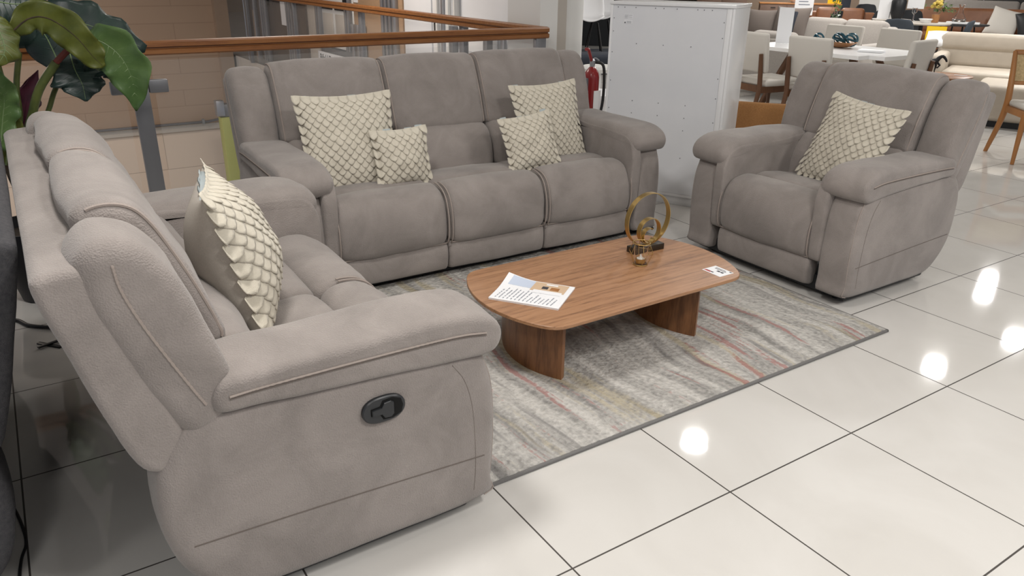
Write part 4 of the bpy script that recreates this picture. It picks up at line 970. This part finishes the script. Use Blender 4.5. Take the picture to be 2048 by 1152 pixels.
# dining set with white chairs
t = thing('dining_table', 'white dining table with rounded corners and slanted dark wooden legs', 'table', (6.12, 3.73, 0))
b2 = bmesh.new(); add_box(b2, -0.50, 0.50, -0.76, 0.76, 0.715, 0.75)
ed = [e for e in b2.edges if abs(e.verts[0].co.z-e.verts[1].co.z) > 0.02]
bmesh.ops.bevel(b2, geom=ed, offset=0.16, segments=8, affect='EDGES'); build('table_top', b2, 'white', t, sharp=40)
for sx in (-1, 1):
    for sy_ in (-1, 1): tube('leg', [(0.36*sx, 0.62*sy_, 0), (0.20*sx, 0.34*sy_, 0.715)], 0.035, 'walnut', t, 8)
dining_chair('white dining chair with walnut legs just right of the cabinet, back to the camera', (5.46, 3.97, 0), R(-8))
dining_chair('white dining chair, second from the cabinet, back to the camera', (5.50, 3.35, 0), R(-2))
dining_chair('white dining chair at the far side of the table behind the knot bowl', (6.68, 4.25, 0), R(178))
dining_chair('white dining chair at the far side of the table, nearest the slate chairs', (6.70, 3.62, 0), R(176))
dining_chair('white dining chair at the right end of the table, turned side-on', (5.86, 2.99, 0), R(98))
t = thing('bread_bowl', 'long wooden bowl on the white dining table', 'bowl', (6.25, 3.82, 0.7515), R(70))
o = lathe('bowl_body', [(0.05, 0), (0.10, 0.01), (0.17, 0.06), (0.165, 0.06), (0.09, 0.018), (0.001, 0.015)], 'woodmid', t, 32); o.scale = (1.7, 0.8, 1)
for i, (x, y, r_) in enumerate(((6.17, 3.98, 0.05), (6.25, 3.80, 0.062), (6.31, 3.70, 0.062))):
    t = thing('rope_knot', ('leftmost teal knot ornament in the wooden bowl', 'middle teal knot ornament in the wooden bowl', 'rightmost teal knot ornament in the wooden bowl')[i], 'ornament', (x, y, 0.795), 0, 'teal knots in the bowl')
    for k_ in range(4):
        pts = [(Matrix.Rotation(R(47*k_+20*i), 3, 'Z') @ Matrix.Rotation(R(35*k_+15), 3, 'X') @ Vector((r_*math.cos(R(20*q)), r_*math.sin(R(20*q)), 0)))+Vector((0, 0, 0.03)) for q in range(18)]
        tube('loop', [tuple(p) for p in pts], 0.009, 'teal', t, 6, closed=True)
t = thing('leaflet', 'white leaflet stack on the white table near its right end', 'papers', (6.1, 3.32, 0.7515), R(20)); box('sheets', -0.08, 0.08, -0.11, 0.11, 0, 0.02, 'paper', t, 0.002)
sign_stand('tall white price sign on the left end of the white dining table', (6.05, 4.33, 0.7515), R(-58), 0.15, 0.36, 0.0, art=False)

# pale grey sofa group behind the dining set
simple_sofa('corner_sofa', 'pale grey fabric corner sofa behind the white dining set', (7.85, 6.65, 0), R(-82), 1.95, 0.95, 0.46, 0.90, 'greyfab', 3, 0.12, 0.62, bt=0.24)
simple_sofa('grey_armchair', 'pale grey rounded armchair behind the dining chair with the knot bowl', (7.65, 4.88, 0), R(95), 0.95, 0.62, 0.42, 0.80, 'greyfab', 1, 0.16, 0.60, cat='armchair')
cushion('striped_pillow', 'grey brown striped pillow at the left end of the pale grey sofa', (8.30, 6.02, 0.76), (R(-15), 0, R(-82)), 0.52, 0.09, 'stripe')
cushion('pillow', 'second grey brown pillow beside the striped pillow', (8.25, 6.50, 0.74), (R(-15), 0, R(-75)), 0.45, 0.09, 'stripe')
o = [x for x in COL.objects if x.name == 'striped_pillow'][0]
bm = bmesh.new()
for x in (-0.13, 0.06): add_box(bm, x, x+0.05, -0.094, -0.06, -0.18, 0.18, 0.01, 2)
build('stripe_band', bm, 'navy', o, sharp=40)
t = thing('black_cabinet', 'small black open cabinet left of the pale grey sofa', 'cabinet', (9.3, 7.25, 0), R(-50)); box('body', -0.18, 0.18, -0.2, 0.2, 0, 0.86, 'black', t, 0.005); box('shelf', -0.19, 0.19, -0.21, 0.21, 0.86, 0.88, 'black', t, 0.003)
t = thing('bed', 'low bed with navy cover and white quilt left of the black cabinet', 'bed', (11.3, 9.6, 0), R(-50)); box('mattress', -0.9, 0.9, -0.7, 0.7, 0.2, 0.55, 'navy', t, 0.06, 3); box('quilt', -0.92, 0.6, -0.5, 0.72, 0.5, 0.68, 'paper', t, 0.06, 3); box('bed_frame', -0.95, 0.95, -0.75, 0.75, 0, 0.25, 'black', t, 0.01)
t = thing('orange_cup', 'small orange cup by the dining chair nearest the cabinet', 'cup', (8.75, 7.45, 0.60)); lathe('cup_body', [(0.03, 0), (0.035, 0.09), (0.032, 0.09), (0.028, 0.01)], 'orange', t, 20)
t = thing('white_pouf', 'white fabric pouf under the orange cup', 'pouf', (8.75, 7.45, 0)); lathe('pouf_body', [(0.22, 0), (0.26, 0.05), (0.26, 0.54), (0.22, 0.595), (0.001, 0.599)], 'offwhite', t, 32)
sign_stand('tall white price sign with a round picture, behind the pale grey sofa', (9.9, 7.05, 0), R(-50), 0.28, 0.5, 0.82)
# sideboards at the far side
sideboard('sideboard', 'brown sideboard at the far back above the pale grey sofa', (13.45, 10.9, 0), R(-47), 1.7, 0.45, 0.79, 'drawer')
sideboard('chest', 'dark wooden chest of drawers at the top left of the far showroom', (12.6, 12.0, 0), R(-47), 1.1, 0.45, 1.2, 'drawer', 2, 'chest')
t = thing('vase', 'round white vase on the far brown sideboard', 'vase', (14.2, 10.55, 0.816)); lathe('vase_body', [(0.08, 0), (0.16, 0.08), (0.15, 0.2), (0.06, 0.26), (0.06, 0.30)], 'white', t, 24)
sign_stand('yellow price card on the far brown sideboard', (14.75, 9.95, 0.816), R(-55), 0.28, 0.24, 0.0, 'yellow')
t = thing('white_column_panel', 'white upright display panel beyond the brown sideboard', 'panel', (16.6, 10.1, 0), R(-55)); box('board', -0.4, 0.4, -0.05, 0.05, 0, 1.6, 'whitem', t, 0.004)
t = thing('black_screen_panel', 'black upright panel left of the white display panel', 'panel', (16.0, 10.7, 0), R(-55)); box('board', -0.25, 0.25, -0.05, 0.05, 0, 1.6, 'navy', t, 0.004)
# black garden chairs
for i, (x, y, rz) in enumerate(((11.2, 7.6, 100), (12.1, 7.3, 160))):
    shell_chair(('left black lounge chair behind the pale grey sofa', 'right black lounge chair behind the pale grey sofa')[i], (x, y, 0), R(rz), 'blackfab', 'black lounge chairs')
t = thing('vine_vase', 'clear vase with trailing green vine behind the pale grey sofa', 'vase', (10.6, 6.95, 0.62)); lathe('vase_body', [(0.04, 0), (0.06, 0.1), (0.03, 0.25)], 'glassw', t, 20)
rr_ = random.Random(3); bm = bmesh.new()
for i in range(60):
    z = 0.1+0.75*rr_.random(); a = rr_.random()*6.28; r_ = rr_.uniform(0.01, 0.07); c_ = Vector((r_*math.cos(a), r_*math.sin(a), z)); d_ = Vector((rr_.uniform(-1, 1), rr_.uniform(-1, 1), rr_.uniform(-1, 1))).normalized()*0.045; e_ = Vector((d_.y, -d_.x, 0.02))*0.6
    bm.faces.new([bm.verts.new(q) for q in (c_-d_, c_+e_, c_+d_, c_-e_)])
o = build('foliage', bm, 'leafgreen', t, smooth=False); o['kind'] = 'stuff'
round_table('side_table', 'small table carrying the vine vase', (10.6, 6.95, 0), 0.3, 0.618, 'whitem', 'black', legs='pedestal')
# brown leather furniture far back
simple_sofa('brown_leather_sofa', 'brown leather sofa at the far top, left of the black planter', (12.1, 8.75, 0), R(-58), 1.3, 0.9, 0.44, 0.84, 'brownlea', 2, 0.2, 0.62)
# slate chairs around a pale table with planter
round_table('dining_table', 'round pale dining table among the dark slate chairs', (11.25, 5.85, 0), 0.42, 0.75, 'cream', 'blackmetal', legs='pedestal')
shell_chair('dark slate shell chair with its back to the beige sofa, left of the yellow card', (10.25, 5.62, 0), R(30))
shell_chair('dark slate shell chair turned side-on, holding the yellow card', (10.6, 5.05, 0), R(112))
shell_chair('tall round-backed black chair behind the leafy bouquet', (12.7, 6.95, 0), R(205), 'blackfab', 'black dining chairs')
shell_chair('black chair partly hidden behind the wine glass', (14.3, 8.9, 0), R(205), 'blackfab', 'black dining chairs')
sign_stand('yellow price card clipped to the slate chair', (10.55, 5.2, 0.47), R(-60), 0.26, 0.28, 0.0, 'yellow')
t = thing('planter', 'black vase with spiky green plant above the slate chair', 'plant', (11.6, 6.5, 0.752)); lathe('vase_body', [(0.07, 0), (0.11, 0.1), (0.115, 0.28), (0.08, 0.33), (0.07, 0.33), (0.09, 0.2)], 'black', t, 24)
bm = bmesh.new(); rr_ = random.Random(9)
for i in range(50):
    a = rr_.random()*6.28; l_ = rr_.uniform(0.12, 0.26); o_ = Vector((math.cos(a), math.sin(a), 0)); b_ = Vector((-o_.y, o_.x, 0))*0.009; p0 = Vector((0, 0, 0.3))+o_*0.03; p1 = p0+o_*l_*0.45+Vector((0, 0, l_)); pm = (p0+p1)/2+Vector((0, 0, 0.02))
    bm.faces.new([bm.verts.new(q) for q in (p0-b_, p0+b_, pm+b_)]); bm.faces.new([bm.verts.new(q) for q in (p0-b_, pm+b_, pm-b_)]); bm.faces.new([bm.verts.new(q) for q in (pm-b_, pm+b_, p1)])
build('foliage', bm, 'cutgreen', t, smooth=False)['kind'] = 'stuff'
sign_stand('tall white price sign left of the black planter', (11.5, 6.68, 0.752), R(-60), 0.18, 0.44, 0.0, art=False)
sign_stand('white price sign with drawing right of the bouquet', (12.3, 6.62, 0), R(-60), 0.26, 0.5, 0.9)
t = thing('bouquet', 'yellow and green bouquet in a small pot on the pale table', 'flowers', (11.38, 5.72, 0.752)); lathe('pot', [(0.05, 0), (0.06, 0.12), (0.05, 0.12)], 'woodmid', t, 20)
bm = bmesh.new(); rr_ = random.Random(19)
for i in range(110):
    c_ = Vector((rr_.gauss(0.06, 0.10), rr_.gauss(-0.05, 0.10), 0.16+abs(rr_.gauss(0, 0.08)))); d_ = Vector((rr_.uniform(-1, 1), rr_.uniform(-1, 1), rr_.uniform(-0.5, 1))).normalized()*0.04; e_ = Vector((d_.y, -d_.x, 0.01))*0.4
    bm.faces.new([bm.verts.new(q) for q in (c_-d_, c_+e_, c_+d_, c_-e_)])
build('foliage', bm, 'leafgreen', t, smooth=False)['kind'] = 'stuff'
bm = bmesh.new()
for i in range(14):
    m_ = Matrix.Translation((rr_.uniform(-0.09, 0.03), rr_.uniform(-0.06, 0.08), 0.27+rr_.uniform(-0.04, 0.04))); bmesh.ops.create_icosphere(bm, subdivisions=1, radius=0.03, matrix=m_)
build('blooms', bm, 'bloom', t)['kind'] = 'stuff'
t = thing('bowl', 'small white bowl on the pale table beside the bouquet', 'bowl', (11.12, 5.72, 0.752)); lathe('bowl_body', [(0.05, 0), (0.10, 0.06), (0.095, 0.06), (0.045, 0.01), (0.001, 0.008)], 'white', t, 24)
t = thing('wine_glass', 'clear wine glass at the far edge of the pale table', 'glass', (11.45, 6.12, 0.752)); lathe('glass_body', [(0.03, 0), (0.005, 0.01), (0.005, 0.09), (0.04, 0.13), (0.035, 0.20), (0.033, 0.20), (0.037, 0.13), (0.001, 0.095)], 'glassw', t, 20)
round_table('side_table', 'small round table carrying the black planter', (11.6, 6.58, 0), 0.3, 0.75, 'cream', 'blackmetal', legs='pedestal')
# brown leather sectional with black side table
simple_sofa('brown_leather_sectional', 'brown leather sectional with pale throw, top right', (13.2, 7.35, 0), R(-64), 4.2, 0.95, 0.45, 0.90, 'brownlea', 3, 0.2, 0.62, legs=False)
cushion('pillow', 'light grey pillow on the brown leather sectional', (14.1, 6.0, 0.66), (R(-20), R(14), R(-64)), 0.5, 0.09, 'offwhite')
cushion('pillow', 'black pillow behind the light grey one on the brown sectional', (14.2, 5.55, 0.66), (R(-20), R(-15), R(-64)), 0.5, 0.09, 'black')
round_table('side_table', 'black round side table in front of the brown sectional', (12.7, 6.05, 0), 0.47, 0.68, 'black', 'blackmetal', 0.02)
t = thing('tray', 'white marble tray on the black side table', 'tray', (12.75, 6.0, 0.682), R(-64)); box('tray_body', -0.25, 0.25, -0.1, 0.1, 0, 0.03, 'white', t, 0.004)
t = thing('carafe', 'clear glass carafe on the marble tray', 'carafe', (12.72, 6.06, 0.714))
lathe('carafe_body', [(0.10, 0), (0.11, 0.03), (0.04, 0.14), (0.035, 0.24), (0.05, 0.27), (0.046, 0.27), (0.03, 0.24), (0.035, 0.14), (0.10, 0.035), (0.001, 0.01)], 'glassw', t, 32)
sign_stand('white price sign standing behind the brown sectional', (15.7, 6.25, 0), R(-62), 0.30, 0.6, 1.0)
simple_sofa('grey_headboard_sofa', 'pale grey sofa behind the brown leather sectional', (15.3, 8.1, 0), R(-64), 3.2, 0.9, 0.5, 0.98, 'greyfab', 2, 0.2, 0.66)
sign_stand('yellow price card at the far top right', (17.2, 8.0, 0), R(-62), 0.3, 0.4, 1.05, 'yellow')
t = thing('black_console', 'dark console at the far top right corner', 'console', (18.4, 7.4, 0), R(-62)); box('body', -1.2, 1.2, -0.25, 0.25, 0.05, 1.15, 'black', t, 0.01); box('top', -1.22, 1.22, -0.27, 0.27, 1.15, 1.18, 'greyblue', t, 0.004)
t = thing('shelf_unit', 'sand coloured shelving panel across the far background', 'panel', (18.5, 10.5, 0), R(-62)); box('board', -5, 5, -0.05, 0.05, 0.0, 1.9, 'sandwall', t, 0.01)
t = thing('shelf_unit', 'tan timber partition behind the black dining chairs', 'panel', (17.5, 10.2, 0), R(-62)); box('board', -1.5, 1.5, -0.05, 0.05, 0.0, 1.5, 'sandwall', t, 0.01)
# beige leather sofa with chaise
bs = simple_sofa('beige_leather_sofa', 'beige leather sofa with headrests at the right, behind the horse table', (7.95, 3.80, 0), R(-68), 2.9, 1.0, 0.44, 0.82, 'beige', 3, 0.16, 0.60, legs=False, arms=(1, 0), bt=0.26, wide=True)
t = thing('ottoman', 'beige leather ottoman in front of the beige leather sofa', 'ottoman', (7.72, 2.95, 0), R(-68)); box('ottoman_body', -0.1, 1.0, -0.36, 0.42, 0.06, 0.42, 'beige', t, 0.06, 4); box('base', -0.05, 0.95, -0.3, 0.38, 0, 0.08, 'black', t)
cushion('throw', 'white throw draped over the left arm of the beige leather sofa', (8.75, 4.15, 0.72), (R(-60), 0, R(-68)), 0.3, 0.06, 'paper', 'throw')
# round wooden side table with horse figure
round_table('side_table', 'round walnut side table carrying the black horse figure', (7.12, 3.12, 0), 0.27, 0.50, 'tableleg', 'walnut', 0.03, legs='pedestal')
hs = thing('horse_figurine', 'black walking horse figurine on the round walnut side table', 'figurine', (7.02, 3.23, 0.5015), R(-60))
box('stand', -0.14, 0.14, -0.035, 0.035, 0, 0.014, 'black', hs, 0.002)
bm = bmesh.new()
add_tube(bm, crom([(-0.075, 0, 0.125), (-0.06, 0, 0.13), (-0.03, 0, 0.128), (0.01, 0, 0.124), (0.045, 0, 0.132), (0.065, 0, 0.14)], 4), lambda u: 0.020+0.012*math.sin(u*PI)**0.5-0.006*math.sin(u*PI)**4, 12)
add_tube(bm, crom([(0.055, 0, 0.14), (0.075, 0, 0.168), (0.10, 0, 0.18), (0.12, 0, 0.165)], 5), lambda u: 0.024-0.013*u, 10)
add_tube(bm, crom([(0.11, 0, 0.178), (0.135, 0, 0.15), (0.145, 0, 0.128)], 4), lambda u: 0.014-0.006*u, 8)
for (x, y, k1, k2, hx) in ((-0.07, -0.012, -0.085, -0.075, -0.09), (-0.06, 0.012, -0.045, -0.055, -0.045), (0.05, -0.012, 0.055, 0.05, 0.052)):
    add_tube(bm, [(x, y, 0.125), (k1, y, 0.075), (k2, y, 0.045), (hx, y, 0.014)], lambda u: 0.014-0.0085*min(1, u*1.6), 8)
add_tube(bm, [(0.06, 0.012, 0.12), (0.09, 0.012, 0.09), (0.07, 0.012, 0.065), (0.06, 0.012, 0.07)], lambda u: 0.012-0.006*u, 8)
for s in (-1, 1): add_tube(bm, [(0.105, 0.006*s, 0.182), (0.108, 0.008*s, 0.2)], lambda u: 0.005-0.004*u, 6)
build('horse_body', bm, 'black', hs, sharp=80)
tube('tail', [(-0.08, 0, 0.14), (-0.105, 0, 0.135), (-0.115, 0, 0.10), (-0.11, 0, 0.06)], lambda u: 0.008+0.006*math.sin(u*PI), 'black', hs, 8, smoothn=4)
t = thing('name_card', 'small white card lying on the round walnut side table', 'card', (7.22, 3.0, 0.5015), R(-60)); box('card', -0.06, 0.06, -0.012, 0.012, 0, 0.003, 'paper', t)
# cane-backed chair at the right edge
cc = thing('cane_chair', 'honey-wood chair with cane back and white seat at the right edge', 'chair', (6.26, 1.76, 0), math.atan2(-0.74, -0.67))
# local: faces +x ; left/right = y
for s in (-1, 1):
    bm = bmesh.new(); add_tube(bm, crom([(-0.27, s*0.26, 0), (-0.20, s*0.235, 0.25), (-0.17, s*0.225, 0.44), (-0.20, s*0.225, 0.64), (-0.26, s*0.225, 0.86)], 5), lambda u: 0.017+0.009*math.sin(u*PI), 10); build('leg', bm, 'oak', cc, sharp=60)
    bm = bmesh.new(); add_tube(bm, [(0.25, s*0.25, 0), (0.19, s*0.225, 0.40)], lambda u: 0.015+0.010*u, 10); build('leg', bm, 'oak', cc, sharp=60)
bm = bmesh.new(); add_box(bm, -0.19, 0.20, -0.235, -0.21, 0.37, 0.42); add_box(bm, -0.19, 0.20, 0.21, 0.235, 0.37, 0.42); add_box(bm, 0.18, 0.205, -0.22, 0.22, 0.37, 0.42); add_box(bm, -0.19, -0.165, -0.22, 0.22, 0.37, 0.42); build('seat_frame', bm, 'oak', cc, smooth=False)
box('seat', -0.16, 0.22, -0.22, 0.22, 0.42, 0.475, 'offwhite', cc, 0.022, 3)
rot = Matrix.Translation((-0.205, 0, 0.62)) @ Matrix.Rotation(R(-15), 4, 'Y')
bk = box('cane_panel', -0.003, 0.003, -0.21, 0.21, 0.0, 0.22, 'cane', cc, rot=rot)
bm = bmesh.new(); add_box(bm, -0.014, 0.014, -0.225, 0.225, 0.22, 0.26, 0.006, 2, rot); add_box(bm, -0.012, 0.012, -0.225, 0.225, -0.03, 0.0, 0.005, 2, rot); build('back_rail', bm, 'oak', cc, sharp=40)
# white moulded chairs seen between the column and the cabinet
for i, (x, y) in enumerate(((6.62, 8.35), (7.15, 8.75))):
    shell_chair(('white moulded chair left of the cabinet, nearer the column', 'white moulded chair left of the cabinet, against its edge')[i], (x, y, 0.28), R(-125), 'paper', 'white moulded chairs on a dark plinth')
t = thing('display_plinth', 'dark display plinth carrying the white moulded chairs', 'plinth', (7.0, 8.3, 0), R(-10)); box('plinth_body', -1.1, 1.1, -0.5, 0.5, 0, 0.27, 'navy', t, 0.01)
t = thing('dark_backdrop', 'black backdrop board behind the white moulded chairs', 'board', (9.3, 11.6, 0), R(-45)); box('board', -1.4, 1.4, -0.05, 0.05, 0, 1.8, 'blackfab', t, 0.01)
t = thing('bench', 'dark grey upholstered bench behind the fire extinguisher', 'bench', (5.0, 6.3, 0), R(-25)); box('seat', -0.6, 0.6, -0.22, 0.22, 0.40, 0.52, 'navy', t, 0.05, 3)
for x in (-0.5, 0.5): box('leg', x-0.02, x+0.02, -0.18, 0.18, 0, 0.42, 'blackmetal', t)

# ------------------------------------------------------------------ ceiling downlights mirrored in the floor
for i, (x, y) in enumerate(((4.25, 3.3), (7.95, 2.87), (9.6, 2.72), (10.9, 3.78), (11.5, 4.02))):
    t = thing('ceiling_downlight', ('ceiling downlight whose reflection lies on the tiles nearest the rug', 'ceiling downlight reflected beside a tile joint right of the rug corner', 'ceiling downlight reflected at the right edge of the picture', 'ceiling downlight mirrored as the lower of the two spots behind the armchair', 'ceiling downlight mirrored as the upper of the two spots behind the armchair')[i], 'ceiling light', (x, y, CEIL), 0, 'ceiling downlights')
    lathe('rim', [(0.15, 0), (0.15, -0.02), (0.135, -0.02), (0.13, 0)], 'white', t, 32, cap=False)
    lathe('diffuser', [(0.13, -0.004), (0.10, -0.010), (0.001, -0.012)], 'lamp', t, 32)
